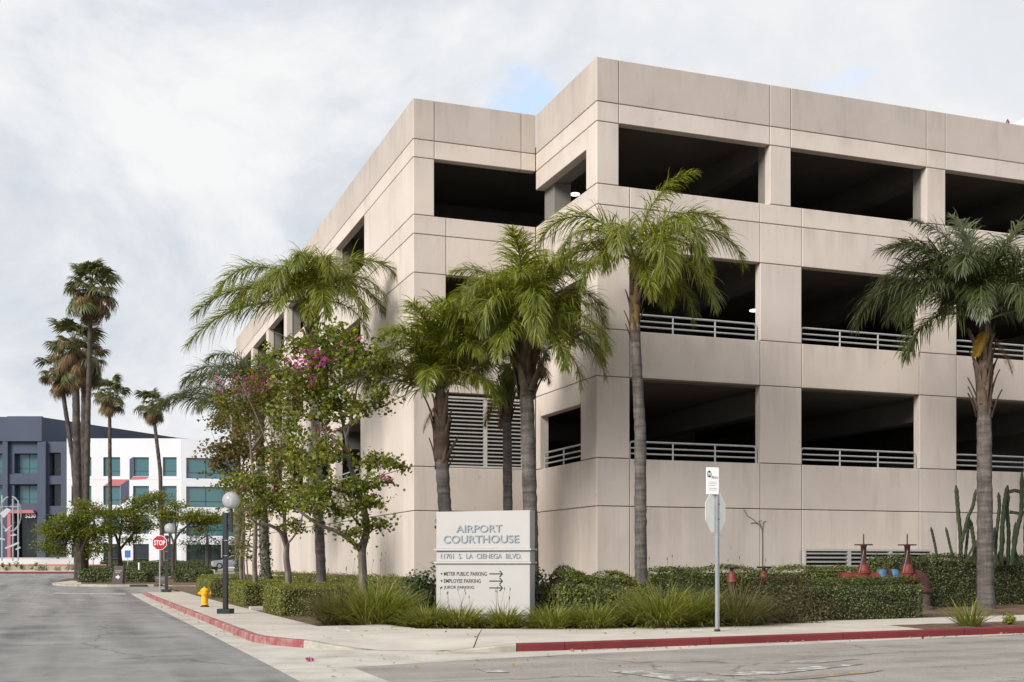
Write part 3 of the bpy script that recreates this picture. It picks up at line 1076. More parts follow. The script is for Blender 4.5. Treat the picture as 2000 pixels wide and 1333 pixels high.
def panel(face, s0, s1, z0, z1, t=0.3, m0=0, m1=0, name='facade_panel', mat='painted_concrete', off=0.0, gaps=(1, 1, 1, 1)):
    """precast panel on a face: s along it, z up, t deep; m0/m1 = 1 mitres that end at an outer corner"""
    (ox, oy), (dx, dy), (ix, iy) = FACES[face]
    s0 += GAP * gaps[0] * (0 if m0 else 1); s1 -= GAP * gaps[1] * (0 if m1 else 1)
    z0 += GAP * gaps[2]; z1 -= GAP * gaps[3]
    vs = []
    ch0 = 0.035 if m0 else CH
    ch1 = 0.035 if m1 else CH
    for d, a0, a1, c in ((0.0, ch0, ch1, CH), (CH, CH if m0 else 0, CH if m1 else 0, 0), (t, t if m0 else 0, t if m1 else 0, 0)):
        for s, z in ((s0 + a0, z0 + c), (s1 - a1, z0 + c), (s1 - a1, z1 - c), (s0 + a0, z1 - c)):
            e = d + off
            vs.append((ox + dx * s + ix * e, oy + dy * s + iy * e, z))
    fs = [(0, 1, 2, 3), (11, 10, 9, 8)]
    for r0 in (0, 4):
        fs += [(r0 + i, r0 + 4 + i, r0 + 4 + (i + 1) % 4, r0 + (i + 1) % 4) for i in range(4)]
    return MB().add(vs, fs).build(name, mat, pk)


def bands(face, ups, lows, length, m0=0, m1=0, skip3=False):
    """ups/lows: joints (column edges) on the upper storey and the lower ones"""
    def row(js, z0, z1, mat='painted_concrete'):
        e = [0] + js + [length]
        for i, (a, b) in enumerate(zip(e, e[1:])):
            panel(face, a, b, z0, z1, m0=m0 if i == 0 else 0, m1=m1 if i == len(e) - 2 else 0, mat=mat)
    row(ups, Z['g1'], Z['top'], 'parapet_concrete')
    row(ups, Z['o3'], Z['g1'])
    row(lows, Z['g2'], Z['s3'])
    row(lows, Z['o2'], Z['g2'])
    row(lows, Z['s2'] - 1.415, Z['s2'])
    row(lows, Z['g0'], Z['s1'])
    row(lows, Z['b'], Z['g0'])


# front of the wing
NB = 5
f_up, f_lo = [0.74], [1.10]
for k in range(NB):
    f_up += [5.98 + 6.04 * k, 6.76 + 6.04 * k]
    f_lo += [5.63 + 6.1 * k, 7.16 + 6.1 * k]
FL = 6.04 * NB + 4.5
bands('front', f_up, f_lo, FL, m0=1)
cols_up = [(0, 0.74)] + [(f_up[1 + 2 * k], f_up[2 + 2 * k]) for k in range(NB)]
cols_lo = [(0, 1.10)] + [(f_lo[1 + 2 * k], f_lo[2 + 2 * k]) for k in range(NB)]
for i, (a, b) in enumerate(cols_up):
    panel('front', a, b, Z['s3'], Z['o3'], m0=1 if i == 0 else 0)
    if i: panel('front', a + 0.03, b - 0.03, Z['s3'] - 0.5, Z['o3'] + 0.4, t=0.42, off=0.302, name='column', mat='raw_concrete', gaps=(0, 0, 0, 0))
for i, (a, b) in enumerate(cols_lo):
    panel('front', a, b, Z['s2'], Z['o2'], m0=1 if i == 0 else 0)
    panel('front', a, b, Z['s1'], Z['o1'], m0=1 if i == 0 else 0)
# side of the wing
WL = RY
bands('side', [0.77], [1.18, 4.54], WL, m0=1)
panel('side', 0, 0.77, Z['s3'], Z['o3'], m0=1)
panel('side', 0.77, WL, 14.18, Z['o3'])
for zs, zo, zt in ((Z['s2'], 10.36, Z['o2']), (Z['s1'], 6.515, Z['o1'])):
    panel('side', 0, 1.18, zs, zt, m0=1)
    panel('side', 4.54, WL, zs, zt)
    panel('side', 1.18, 4.54, zo, zt)
panel('side', 4.05, 4.9, Z['s3'] - 0.5, 14.3, t=0.6, off=0.302, name='column', mat='raw_concrete', gaps=(0, 0, 0, 0))
panel('side', 0.8, 4.9, 14.2, 15.0, t=0.5, off=0.302, name='edge_beam', mat='raw_concrete', gaps=(0, 0, 0, 0))
# recessed front
RL = -RX
bands('recess', [0.72, 3.75], [1.12, 3.85], RL, m0=1)
panel('recess', 0, 0.72, Z['s3'], Z['o3'], m0=1)
for zs, zo in ((Z['s2'], Z['o2']), (Z['s1'], Z['o1'])):
    panel('recess', 0, 1.12, zs, zo, m0=1)
    panel('recess', 3.85, RL, zs, zo)
# long side
l_up = [0.85, 6.08, 6.87]
l_lo = [1.1, 7.49]
for k in range(6):
    l_up += [12.05 + 6.04 * k, 12.91 + 6.04 * k]
    l_lo += [12.1 + 6.04 * k, 13.5 + 6.04 * k]
LL = 6.87 + 6.04 * 6 + 0.9
l_up = [q for q in l_up if q < LL - 0.2]
l_lo = [q for q in l_lo if q < LL - 0.2]
bands('long', l_up, l_lo, LL, m0=1)
for a, b, m in [(0, 0.85, 1), (0.85, 6.08, 0), (6.08, 6.87, 0)] + [(12.05 + 6.04 * k, 12.91 + 6.04 * k, 0) for k in range(5)]:
    panel('long', a, b, Z['s3'], Z['o3'], m0=m)
for zs, zo in ((Z['s2'], Z['o2']), (Z['s1'], Z['o1'])):
    for a, b, m in [(0, 1.1, 1), (1.1, 7.49, 0)] + [(12.1 + 6.04 * k, 13.5 + 6.04 * k, 0) for k in range(5)]:
        panel('long', a, b, zs, zo, m0=m)
for k in range(5):
    panel('long', 12.09 + 6.04 * k, 12.88 + 6.04 * k, Z['s3'] - 0.5, Z['o3'] + 0.4, t=0.42, off=0.302, name='column', mat='raw_concrete', gaps=(0, 0, 0, 0))

# decks, beams, ramps and inner walls
BX1, BY1 = FL, RY + LL
for zt, nm in ((0.25, 'ground_deck'), (3.72, 'deck'), (7.58, 'deck'), (11.90, 'deck'), (15.75, 'roof_deck')):
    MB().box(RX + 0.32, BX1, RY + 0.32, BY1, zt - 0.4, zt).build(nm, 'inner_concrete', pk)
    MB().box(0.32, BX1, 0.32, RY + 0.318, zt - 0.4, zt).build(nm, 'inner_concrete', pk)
for zc in (7.18, 11.5, 15.35):
    for k in range(5):
        x = 6.37 + 6.04 * k
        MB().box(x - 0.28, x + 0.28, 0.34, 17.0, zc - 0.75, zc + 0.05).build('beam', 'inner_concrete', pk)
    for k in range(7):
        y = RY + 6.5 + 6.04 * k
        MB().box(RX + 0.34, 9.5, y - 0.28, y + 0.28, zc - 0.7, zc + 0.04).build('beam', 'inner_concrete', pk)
for z0 in (3.72, 7.58, 11.9):
    n = z0 + 3.55
    MB().add([(2, 10, z0 + 0.2), (30, 10, n), (30, 17, n), (2, 17, z0 + 0.2), (2, 10, z0 - 0.25), (30, 10, n - 0.45), (30, 17, n - 0.45), (2, 17, z0 - 0.25)],
             [(0, 1, 2, 3), (7, 6, 5, 4), (0, 4, 5, 1), (1, 5, 6, 2), (2, 6, 7, 3), (3, 7, 4, 0)]).build('ramp', 'inner_concrete', pk)
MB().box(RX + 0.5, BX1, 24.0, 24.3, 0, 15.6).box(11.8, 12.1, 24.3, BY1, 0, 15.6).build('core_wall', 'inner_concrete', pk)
MB().box(BX1, BX1 + 0.3, 0, BY1, -0.2, 16.7).box(RX, BX1, BY1, BY1 + 0.3, -0.2, 16.7).build('end_wall', 'painted_concrete', pk)
# roof-edge upstand behind the parapet closes the panel backs
MB().box(0.31, BX1, 0.305, 0.40, 15.7, 16.6).box(RX + 0.31, RX + 0.40, RY + 0.31, BY1, 15.7, 16.6).build('upstand', 'raw_concrete', pk)


# railings: hoop, two rails, posts
def railing(face, a, b, zs, n=3):
    (ox, oy), (dx, dy), (ix, iy) = FACES[face]
    d = 0.15
    def pt(s, z): return (ox + dx * s + ix * d, oy + dy * s + iy * d, z)
    a += 0.06; b -= 0.06
    h, r = 0.53, 0.032
    hoop = [pt(a, zs - 0.05), pt(a, zs + h - 0.12)] + [pt(a + 0.1 * (1 - math.cos(q)), zs + h - 0.1 + 0.1 * math.sin(q)) for q in (0.4, 0.8, 1.2, 1.57)]
    hoop += [pt(b - 0.1 * (1 - math.cos(q)), zs + h - 0.1 + 0.1 * math.sin(q)) for q in (1.57, 1.2, 0.8, 0.4)] + [pt(b, zs + h - 0.12), pt(b, zs - 0.05)]
    rt = MB().tube(hoop, r, 6).build('railing', 'rail_grey', pk, smooth=True)
    for z in (0.17, 0.34):
        MB().tube([pt(a, zs + z), pt(b, zs + z)], r * 0.85, 6).build('rail', 'rail_grey', rt, smooth=True)
    for i in range(1, n):
        s = a + (b - a) * i / n
        MB().tube([pt(s, zs - 0.05), pt(s, zs + h - 0.02)], r * 0.85, 6).build('post', 'rail_grey', rt, smooth=True)


lows_f = [(1.10, 5.63)] + [(7.16 + 6.1 * k, 11.73 + 6.1 * k) for k in range(NB - 1)]
for a, b in lows_f:
    railing('front', a, b, Z['s1']); railing('front', a, b, Z['s2'])
for zs in (Z['s1'], Z['s2']):
    railing('side', 1.18, 4.54, zs, 2)
    for k in range(6):
        a = 7.49 if k == 0 else 13.5 + 6.04 * (k - 1)
        railing('long', a, 12.1 + 6.04 * k if k < 5 else LL - 0.5, zs)
railing('recess', 1.12, 3.85, Z['s2'], 2)


# louvred vents
def louver(face, a, b, z0, z1, mulls, nsl, off=0.04):
    (ox, oy), (dx, dy), (ix, iy) = FACES[face]
    def bx(mb, s0, s1, d0, d1, q0, q1):
        vs = []
        for s, d in ((s0, d0), (s1, d0), (s1, d1), (s0, d1)):
            for z in (q0, q1):
                vs.append((ox + dx * s + ix * d, oy + dy * s + iy * d, z))
        mb.add(vs, [(0, 2, 3, 1), (2, 4, 5, 3), (4, 6, 7, 5), (6, 0, 1, 7), (1, 3, 5, 7), (6, 4, 2, 0)])
        return mb
    fr = MB()
    bx(fr, a, a + 0.06, off, off + 0.16, z0, z1); bx(fr, b - 0.06, b, off, off + 0.16, z0, z1)
    bx(fr, a + 0.06, b - 0.06, off, off + 0.16, z1 - 0.06, z1); bx(fr, a + 0.06, b - 0.06, off, off + 0.16, z0, z0 + 0.06)
    for m in mulls:
        bx(fr, m - 0.06, m + 0.06, off + 0.005, off + 0.16, z0 + 0.06, z1 - 0.06)
    lv = fr.build('louver', 'louver_grey', pk)
    bk = MB(); bx(bk, a + 0.03, b - 0.03, off + 0.17, off + 0.20, z0 + 0.02, z1 - 0.02); bk.build('backing', 'letter_black', lv)
    ed = [a + 0.06] + [m for m in mulls] + [b - 0.06]
    for e0, e1 in zip(ed, ed[1:]):
        e0 += 0.06 if e0 in mulls else 0.0; e1 -= 0.06 if e1 in mulls else 0.0
        for i in range(nsl):
            z = z0 + 0.08 + (z1 - z0 - 0.14) * (i + 0.5) / nsl
            p = (z1 - z0 - 0.14) / nsl
            vs = []
            for s in (e0 + 0.002, e1 - 0.002):
                for d, q in ((0.01, -p * 0.27), (0.13, p * 0.12), (0.135, p * 0.2), (0.02, -p * 0.12), (0.005, p * 0.06)):
                    vs.append((ox + dx * s + ix * (off + d), oy + dy * s + iy * (off + d), z + q))
            # slat: sloping blade with a drip lip
            n = 5
            fs = [tuple(range(n)), tuple(range(2 * n - 1, n - 1, -1))] + [(k, k + n, (k + 1) % n + n, (k + 1) % n) for k in range(n)]
            MB().add(vs, fs).build('slat', 'louver_grey', lv)


louver('recess', 1.135, 3.84, Z['s1'] + 0.015, Z['o1'] - 0.1, [2.5], 17)
louver('front', 7.10, 12.05, 0.35, 2.09, [8.80, 10.40], 12, off=-0.24)

# lit ring lamps under the decks
def ring_lamp(p, label):
    t = thing('ceiling_light', label, 'ceiling light', p, 0, 'lit ring lights under the garage ceilings')
    vs, fs = [], []
    n, k = 20, 8
    for i in range(n):
        a = 2 * math.pi * i / n
        for j in range(k):
            b = 2 * math.pi * j / k
            r = 0.14 + 0.035 * math.cos(b)
            vs.append((r * math.cos(a), r * math.sin(a), 0.03 * math.sin(b)))
    for i in range(n):
        for j in range(k):
            fs.append((i * k + j, ((i + 1) % n) * k + j, ((i + 1) % n) * k + (j + 1) % k, i * k + (j + 1) % k))
    MB().add(vs, fs).build('ring', 'ring_lamp', t, smooth=True)
    MB().lathe([(0.085, 0.02), (0.085, 0.05), (0.02, 0.07), (0.02, 0.5)], 12).build('canopy', 'letter_black', t)


ring_lamp(P(1123, 380, 41.3), 'lit white ring light in the top storey opening beside the recessed corner')
ring_lamp(P(1473.5, 607, 41.0), 'lit white ring light in the middle storey opening beside a column')

# stair tower and beacon beyond the roof
tw = thing('stair_tower', 'pale stair tower rising behind the far end of the garage parapet', 'tower', UV(38.5, 38.0, 0), TH)
MB().cbox(0, 9, 0, 16, 0, 20.42, 0.02).build('wall', 'painted_concrete', tw)
MB().cbox(-0.12, 9.1, -0.12, 16.1, 20.42, 20.76, 0.02).build('coping', 'white_wall', tw)
bc = thing('roof_beacon', 'small dark red pointed beacon standing on the garage roof edge', 'beacon', P(1968, 251, 43.5))
MB().lathe([(0.055, -0.6), (0.055, 0.16), (0.065, 0.17), (0.065, 0.22), (0.045, 0.27), (0.008, 0.34)], 10).build('lens', 'beacon_red', bc, smooth=True)
MB().box(-0.1, 0.1, -0.1, 0.1, -1.0, -0.6).build('base', 'raw_concrete', bc)

# dry creeper on the wall
twig = MB()
for pts in ([(1489, 1112), (1489.5, 1060), (1489, 1035), (1482, 1024), (1470, 1014), (1460, 1008), (1453, 995)], [(1489, 1040), (1491, 1020), (1496, 1018)], [(1481, 1023), (1472, 1021), (1466, 1023)], [(1487, 1030), (1482, 1018), (1487, 1016)]):
    tp = []
    for x, y in pts:
        r_ = (x - 1000) / F
        # on the wall plane (v = BV), 2 cm proud
        s = (BV - 0.02) / (-r_ * SA + CA)
        tp.append(Vector((r_ * s, s, H + (YH - y) * s / F)))
    twig.tube(tp, [0.014 - 0.008 * i / len(tp) for i in range(len(tp))], 5)
tag(twig.build('creeper', 'tree_bark', smooth=True), 'thin leafless dry creeper stem climbing the beige wall above the small red valve', 'creeper')


# ------------------------------------------------------------------ queen palms
def frond_mesh(key, e0, bend, L=3.0, leaf=0.92, n=128, mats=('palm_leaf', 'rachis'), droop=1.0, seed=0):
    g = np.random.default_rng(seed + 11)
    N = 22
    ts = np.linspace(0, 1, N)
    ph = R(e0) - R(bend) * ts ** 1.5
    tw = g.normal(0, 0.10)
    dx = np.cos(ph) * L / (N - 1); dz = np.sin(ph) * L / (N - 1)
    X = np.concatenate([[0], np.cumsum(dx)[:-1]]); Zc = np.concatenate([[0], np.cumsum(dz)[:-1]])
    Yc = tw * ts ** 2 * L * 0.5
    Pt = np.stack([X, Yc, Zc], 1)
    V, T, mi = [], [], []
    # rachis, three-sided
    for i in range(N):
        r = 0.034 * (1 - ts[i]) + 0.005
        s = np.array([0, 1, 0]); u = np.array([-math.sin(ph[i]), 0, math.cos(ph[i])])
        for k in range(3):
            a = 2 * math.pi * k / 3
            V.append(Pt[i] + (s * math.cos(a) + u * math.sin(a)) * r)
    for i in range(N - 1):
        for k in range(3):
            a, b, c, d = i * 3 + k, i * 3 + (k + 1) % 3, (i + 1) * 3 + (k + 1) % 3, (i + 1) * 3 + k
            T += [(a, b, c), (a, c, d)]; mi += [1, 1]
    grav = np.array([0, 0, -1.0])
    young = e0 >= 90
    if young: leaf *= 0.5
    elif e0 >= 80: leaf *= 0.85
    for side in (-1, 1):
        for j in range(n):
            t = 0.13 + 0.87 * (j + g.uniform(-.4, .4)) / n
            t = min(0.999, max(0.1, t))
            f = t * (N - 1); i = min(N - 2, int(f)); q = f - i
            p = Pt[i] * (1 - q) + Pt[i + 1] * q
            p_ = R(e0) - R(bend) * t ** 1.5
            tan = np.array([math.cos(p_), tw * t * 0.5, math.sin(p_)])
            up = np.array([-math.sin(p_), 0, math.cos(p_)])
            l = leaf * (0.55 + 0.45 * math.sin(math.pi * min(1, t * 0.95 + 0.12))) * g.uniform(0.8, 1.12) * (1 if t < 0.85 else 1 - (t - 0.85) * 2.6)
            al = R(g.normal(40 + 22 * t, 11)) if not young else R(g.normal(66, 6))
            lift = g.normal(0.18, 0.32)
            d = np.array([0, side, 0]) * math.cos(al) + tan * math.sin(al) + up * lift
            d /= np.linalg.norm(d)
            gr = g.uniform(0.7, 1.25)
            w = 0.0145 * g.uniform(0.75, 1.25)
            ns = 4
            k0 = len(V)
            c = p.copy()
            dd = d.copy()
            for s in range(ns + 1):
                wd_ = np.cross(dd, up + 0.4 * g.normal(size=3) * 0.3); wl = np.linalg.norm(wd_)
                wd_ = wd_ / wl if wl > 1e-5 else np.array([1, 0, 0])
                ww = w * (0.55, 1.0, 0.9, 0.6, 0.0)[s]
                if s < ns:
                    V.append(c + wd_ * ww); V.append(c - wd_ * ww)
                else:
                    V.append(c)
                dd = dd + grav * (0.08 + 0.60 * s / ns) * gr * droop * (0.4 if young else 1) * (0.8 + 0.4 * g.random())
                dd /= np.linalg.norm(dd)
                c = c + dd * l / ns
            for s in range(ns - 1):
                a = k0 + 2 * s
                T += [(a, a + 1, a + 3), (a, a + 3, a + 2)]; mi += [0, 0]
            a = k0 + 2 * (ns - 1)
            T.append((a, a + 1, a + 2)); mi.append(0)
    return npmesh('frond', V, T, mats, mi)


FROND = {}


def get_frond(e0, bend, leafm, var, droop):
    e0 = int(round(e0 / 10.0) * 10); bend = int(round(bend * 1.14 / 15.0) * 15)
    key = (e0, bend, leafm, var, droop)
    if key not in FROND:
        mats = {'dead': ('dead_frond', 'dead_rachis'), 'yellow': ('yellow_frond', 'dead_rachis')}.get(leafm, (leafm, 'rachis'))
        FROND[key] = frond_mesh(key, e0, bend, mats=mats, seed=abs(hash((e0, bend, var))) % 9973 if False else (e0 * 31 + bend * 7 + var * 101) % 9973, droop=droop)
    return FROND[key]


def boot_mesh():
    """old leaf base: a curved, split strap"""
    vs, fs = [], []
    for i in range(6):
        t = i / 5
        x = 0.16 + 0.10 * t * t; z = 0.62 * t
        w = 0.12 * (1 - 0.72 * t) ; d = 0.028 * (1 - 0.6 * t)
        vs += [(x, -w, z), (x + d, -w * 0.5, z + .01), (x + d, w * 0.5, z - .01), (x, w, z), (x - 0.02, 0, z)]
    for i in range(5):
        for k in range(5):
            fs.append((i * 5 + k, i * 5 + (k + 1) % 5, (i + 1) * 5 + (k + 1) % 5, (i + 1) * 5 + k))
    fs += [(0, 1, 2, 3, 4), (29, 28, 27, 26, 25)]
    return MB().add(vs, fs).mesh('leaf_base', 'palm_boot', True)


BOOT = boot_mesh()


def trunk_mb(pts, rads, seg=14, rings=True, flare=0.0, gseed=1):
    g = random.Random(gseed)
    P0 = [Vector(p) for p in pts]
    L = [(b - a).length for a, b in zip(P0, P0[1:])]
    tot = sum(L)
    n = max(6, int(tot / 0.16))
    out, rr = [], []
    for i in range(n + 1):
        s = tot * i / n
        acc = 0
        for j, l in enumerate(L):
            if s <= acc + l + 1e-6 or j == len(L) - 1:
                q = min(1, (s - acc) / l); break
            acc += l
        # smooth interpolation between control points
        p = P0[j].lerp(P0[j + 1], q)
        r = rads[j] + (rads[j + 1] - rads[j]) * q
        if rings: r *= 1 + 0.05 * (i % 2) + g.uniform(-0.02, 0.02)
        r += flare * math.exp(-s / 0.35)
        out.append(p); rr.append(r)
    # relax the polyline corners
    for _ in range(4):
        out = [out[0]] + [(out[i - 1] + out[i] * 2 + out[i + 1]) / 4 for i in range(1, len(out) - 1)] + [out[-1]]
    jit = [[g.uniform(0.94, 1.06) for _ in range(seg)] for _ in range(len(out))]
    return MB().tube(out, rr, seg, rfun=lambda k, i: jit[i][k])


def queen_palm(base, top, shaft_z, label, fronds, r0=0.19, r1=0.15, mid=None, boots=10, boot_from=1.3, leafm='palm_leaf', scale=1.0, ivy=None, seed=1, droop=1.0, dead=0, yellow=0, rb=1.25, shaft_mat='palm_boot'):
    """base, top: world points (trunk foot, crown base); shaft_z: length of the leafy shaft above the grey trunk"""
    base = Vector(base); top = Vector(top)
    t = thing('queen_palm', label, 'palm tree', base, 0, 'feather palms around the garage')
    g = random.Random(seed)
    rel = top - base
    pts = [Vector((0, 0, -0.15))] + ([Vector(mid)] if mid else []) + [rel]
    rads = [r0] + ([0.5 * (r0 + r1)] if mid else []) + [r1]
    trunk_mb(pts, rads, flare=0.06, gseed=seed).build('trunk', 'palm_bark', t, smooth=True)
    # sheath between the grey trunk and the leaves
    sh = Vector((g.uniform(-.05, .05), 0, shaft_z))
    MB().tube([rel - Vector((0, 0, 0.1)), rel + sh * 0.35, rel + sh * 0.75, rel + sh], [r1 * rb, r1 * rb * 1.12, r1 * rb * 0.92, r1 * 0.55], 12).build('crown_shaft', shaft_mat, t, smooth=True)
    boots = int(boots * 2.4)
    for i in range(boots):
        a = i * 2.4 + g.uniform(-.3, .3)
        z = -0.45 + (shaft_z + 0.2) * (i / max(1, boots - 1)) * 0.72
        o = link('leaf_base', BOOT, t, rel + Vector((0, 0, z)), a)
        s = r1 * rb / 0.19 * g.uniform(0.85, 1.12)
        o.scale = (s, s * g.uniform(0.7, 1.0), s * g.uniform(0.9, 1.3))
        o.rotation_euler = (g.uniform(-.25, .25), g.uniform(-0.05, 0.28), a)
    ct = rel + sh
    for i, (az, e0, L, bend) in enumerate(fronds):
        me = get_frond(e0, bend, leafm, i % 2, droop)
        o = link('frond', me, t, ct + Vector((0.06 * math.cos(R(az)), 0.06 * math.sin(R(az)), -0.25 * (1 - max(0, e0) / 90.0))), R(az) + g.uniform(-.06, .06))
        s = L / 3.0 * scale * 1.10
        o.scale = (s, s * g.uniform(0.92, 1.08), s)
    for i in range(dead):
        o = link('frond', get_frond(-50, 30, 'dead', i % 2, 1.0), t, ct + Vector((0, 0, -0.5)), g.uniform(0, 6.28))
        o.scale = (0.5,) * 3
        tag(o, 'dry brown hanging frond')
    for i in range(yellow):
        o = link('frond', get_frond(-50, 30, 'yellow', i % 2, 1.0), t, ct + Vector((0, -0.1, -0.45)), R(-165 + 25 * i))
        o.scale = (0.33,) * 3
        tag(o, 'yellowed hanging frond')
    if ivy:
        z0, z1, n = ivy
        gg = np.random.default_rng(seed)
        zz = gg.uniform(z0, z1, n); aa = gg.uniform(0, 2 * np.pi, n)
        fr = np.clip(zz / rel.z, 0, 1)
        rr = r0 + (r1 - r0) * fr + gg.uniform(0.0, 0.11, n) * (0.5 + 0.8 * np.sin(zz * 3.1 + aa) ** 2)
        cx = rel.x * fr + rr * np.cos(aa); cy = rel.y * fr + rr * np.sin(aa)
        N = np.stack([np.cos(aa), np.sin(aa), gg.normal(0.2, 0.4, n)], 1) + gg.normal(0, 0.3, (n, 3))
        V, T = leaves(np.stack([cx, cy, zz], 1), N, gg.uniform(0.07, 0.13, n), 0.85, 0.2, 1.0, gg)
        link('ivy', npmesh('ivy', V, T, 'ivy_leaf'), t)
    return t


def gnd(x, Y, dz=0.12):
    X = (x - 1000) / F * Y
    return Vector((X, Y, gz(X, Y) + dz))


def crown(n, g, e_lo=-35, e_hi=75, L=2.7, b0=95):
    """evenly spread fronds: young ones upright in the middle, old ones low"""
    out = []
    for i in range(n):
        q = i / (n - 1)
        az = (i * 137.5 + g.uniform(-15, 15)) % 360
        e = e_hi + (e_lo - e_hi) * q
        out.append((az, e, L * (0.8 + 0.25 * math.sin(math.pi * q)) * g.uniform(0.9, 1.1), b0 * (0.55 + 0.55 * math.sin(math.pi * min(1, q + .1))) * g.uniform(.85, 1.15)))
    return out


G_ = random.Random(5)
# A: tall one on the wing's corner
queen_palm(gnd(1252, 32.6), P(1240, 640, 32.6), 2.05, 'tall slender feather palm with open crown in front of the garage wing corner',
           [(-10, 78, 2.6, 60), (0, 62, 2.9, 100), (-8, 40, 3.2, 110), (172, 60, 3.1, 135), (190, 25, 2.6, 90), (-55, 40, 3.1, 125), (-70, 20, 2.9, 100), (-110, 35, 2.5, 120), (30, 45, 2.8, 100), (150, 45, 2.6, 110), (100, 50, 2.6, 110), (60, 20, 2.6, 90), (-35, 0, 2.8, 75), (-140, 10, 2.3, 95), (-85, -10, 2.2, 70), (215, 40, 2.5, 110), (-20, -20, 2.3, 60)],
           r0=0.17, r1=0.135, mid=(-0.02, 0, 5.0), boots=7, seed=3, rb=1.0, shaft_mat='palm_shaft')
# B: thick one behind the sign
queen_palm(gnd(1040, 33.2), P(1028, 745, 33.2), 1.7, 'thick feather palm with dense hanging crown standing right behind the white sign',
           [(30, 74, 3.0, 60), (120, 72, 2.8, 60), (170, 72, 2.9, 75), (-100, 74, 3.2, 60), (10, 70, 3.0, 75), (75, 74, 3.1, 45), (-60, 66, 3.0, 110), (10, 60, 3.1, 125), (-20, 45, 3.0, 120), (180, 60, 2.9, 125), (200, 45, 2.7, 110), (-135, 62, 2.8, 115), (-80, 50, 2.8, 125), (-120, 45, 3.0, 125), (-85, 30, 3.0, 115), (-40, 15, 3.2, 95), (-150, 15, 2.9, 85), (-65, 0, 2.8, 80), (-110, -5, 2.7, 70), (160, 10, 2.7, 80), (30, 20, 2.9, 90), (90, 60, 2.8, 100), (130, 40, 2.8, 100), (60, 40, 2.8, 100), (-20, -15, 2.5, 60), (-170, -20, 2.3, 55), (-90, 60, 2.7, 90), (-5, 5, 2.9, 80)],
           r0=0.20, r1=0.19, mid=(-0.05, 0, 2.6), boots=14, seed=4, rb=1.3, dead=1, scale=0.90)
# C: thinner one behind it
queen_palm(gnd(994, 35.6), P(990, 790, 35.6), 1.2, 'thin feather palm with ragged dry boots between the sign palm and the louvred vent',
           [(160, 60, 2.4, 100), (-120, 40, 2.2, 110), (60, 55, 2.4, 100), (-60, 30, 2.0, 100), (200, 20, 2.0, 90), (-90, 5, 1.6, 80), (120, 45, 2.2, 100)],
           r0=0.14, r1=0.13, boots=12, seed=6, rb=1.3, dead=3, leafm='palm_leaf_olive')
# D: short one with ivy
queen_palm(gnd(884, 33.4), P(862, 890, 33.4), 1.95, 'short feather palm with ivy clad trunk at the left end of the white sign',
           [(150, 72, 3.1, 60), (-90, 74, 3.5, 75), (-75, 70, 3.5, 90), (-110, 72, 3.4, 85), (100, 74, 3.4, 60), (-30, 72, 3.0, 100), (-140, 70, 3.0, 100), (-60, 55, 2.8, 105), (-125, 55, 2.8, 110), (10, 50, 2.8, 105), (-20, 55, 2.8, 110), (175, 30, 3.4, 70), (165, 50, 3.1, 90), (190, 15, 3.2, 45), (-150, 40, 2.8, 105), (40, 40, 2.6, 100), (120, 55, 2.6, 100), (-40, 30, 2.5, 105), (-100, 35, 2.4, 115), (80, 60, 2.6, 100)],
           r0=0.19, r1=0.18, boots=9, seed=8, rb=1.15, scale=0.90, ivy=(0.2, 2.75, 520), yellow=1)
# E: left, above the orchid trees
queen_palm(gnd(630, 40.6), P(610, 680, 40.6), 1.8, 'tall feather palm with wide arching crown above the flowering trees',
           [(80, 76, 2.2, 60), (5, 58, 3.6, 120), (-15, 40, 3.0, 110), (172, 50, 3.8, 110), (185, 22, 4.0, 60), (195, 5, 4.4, 55), (-60, 55, 3.0, 125), (-90, 60, 3.0, 120), (-110, 50, 3.0, 125), (-130, 40, 3.0, 115), (160, 35, 3.4, 100), (-75, 25, 2.8, 110), (-100, 15, 2.7, 95), (-40, 20, 2.8, 95), (30, 45, 3.0, 110), (60, 55, 2.8, 100), (120, 55, 2.8, 100), (-150, 20, 3.0, 90), (-20, 5, 2.5, 80), (-85, -5, 2.4, 70)],
           r0=0.165, r1=0.145, boots=12, seed=9, rb=1.25, scale=0.95, ivy=(2.5, 5.6, 420))
# F, H: farther down the left side
queen_palm(gnd(522, 51.5), P(505, 830, 51.5), 1.5, 'feather palm with thick ivy on its trunk beside the garage long wall',
           [(150, 70, 3.2, 95), (175, 50, 3.6, 105), (190, 40, 3.4, 100), (-120, 50, 3.0, 110), (-60, 55, 3.0, 110), (0, 50, 3.0, 105), (60, 60, 2.8, 100), (120, 45, 3.0, 100), (-90, 30, 2.6, 100), (200, 10, 2.8, 70), (-30, 20, 2.6, 90)],
           r0=0.22, r1=0.18, boots=8, seed=12, ivy=(0.1, 4.6, 800), leafm='palm_leaf_olive')
queen_palm(gnd(468, 61.0), P(462, 860, 61.0), 1.5, 'farthest feather palm of the left planting with grey trunk behind the lamp post',
           [(160, 72, 3.4, 90), (175, 45, 4.0, 80), (185, 28, 4.2, 70), (195, 60, 3.2, 115), (-120, 45, 3.0, 110), (-50, 50, 3.0, 110), (10, 45, 3.2, 100), (70, 60, 2.8, 100), (120, 45, 3.0, 100), (-90, 25, 2.6, 100), (-20, 15, 2.6, 90)],
           r0=0.21, r1=0.18, boots=8, seed=13, leafm='palm_leaf_olive', ivy=(0.1, 2.2, 250))
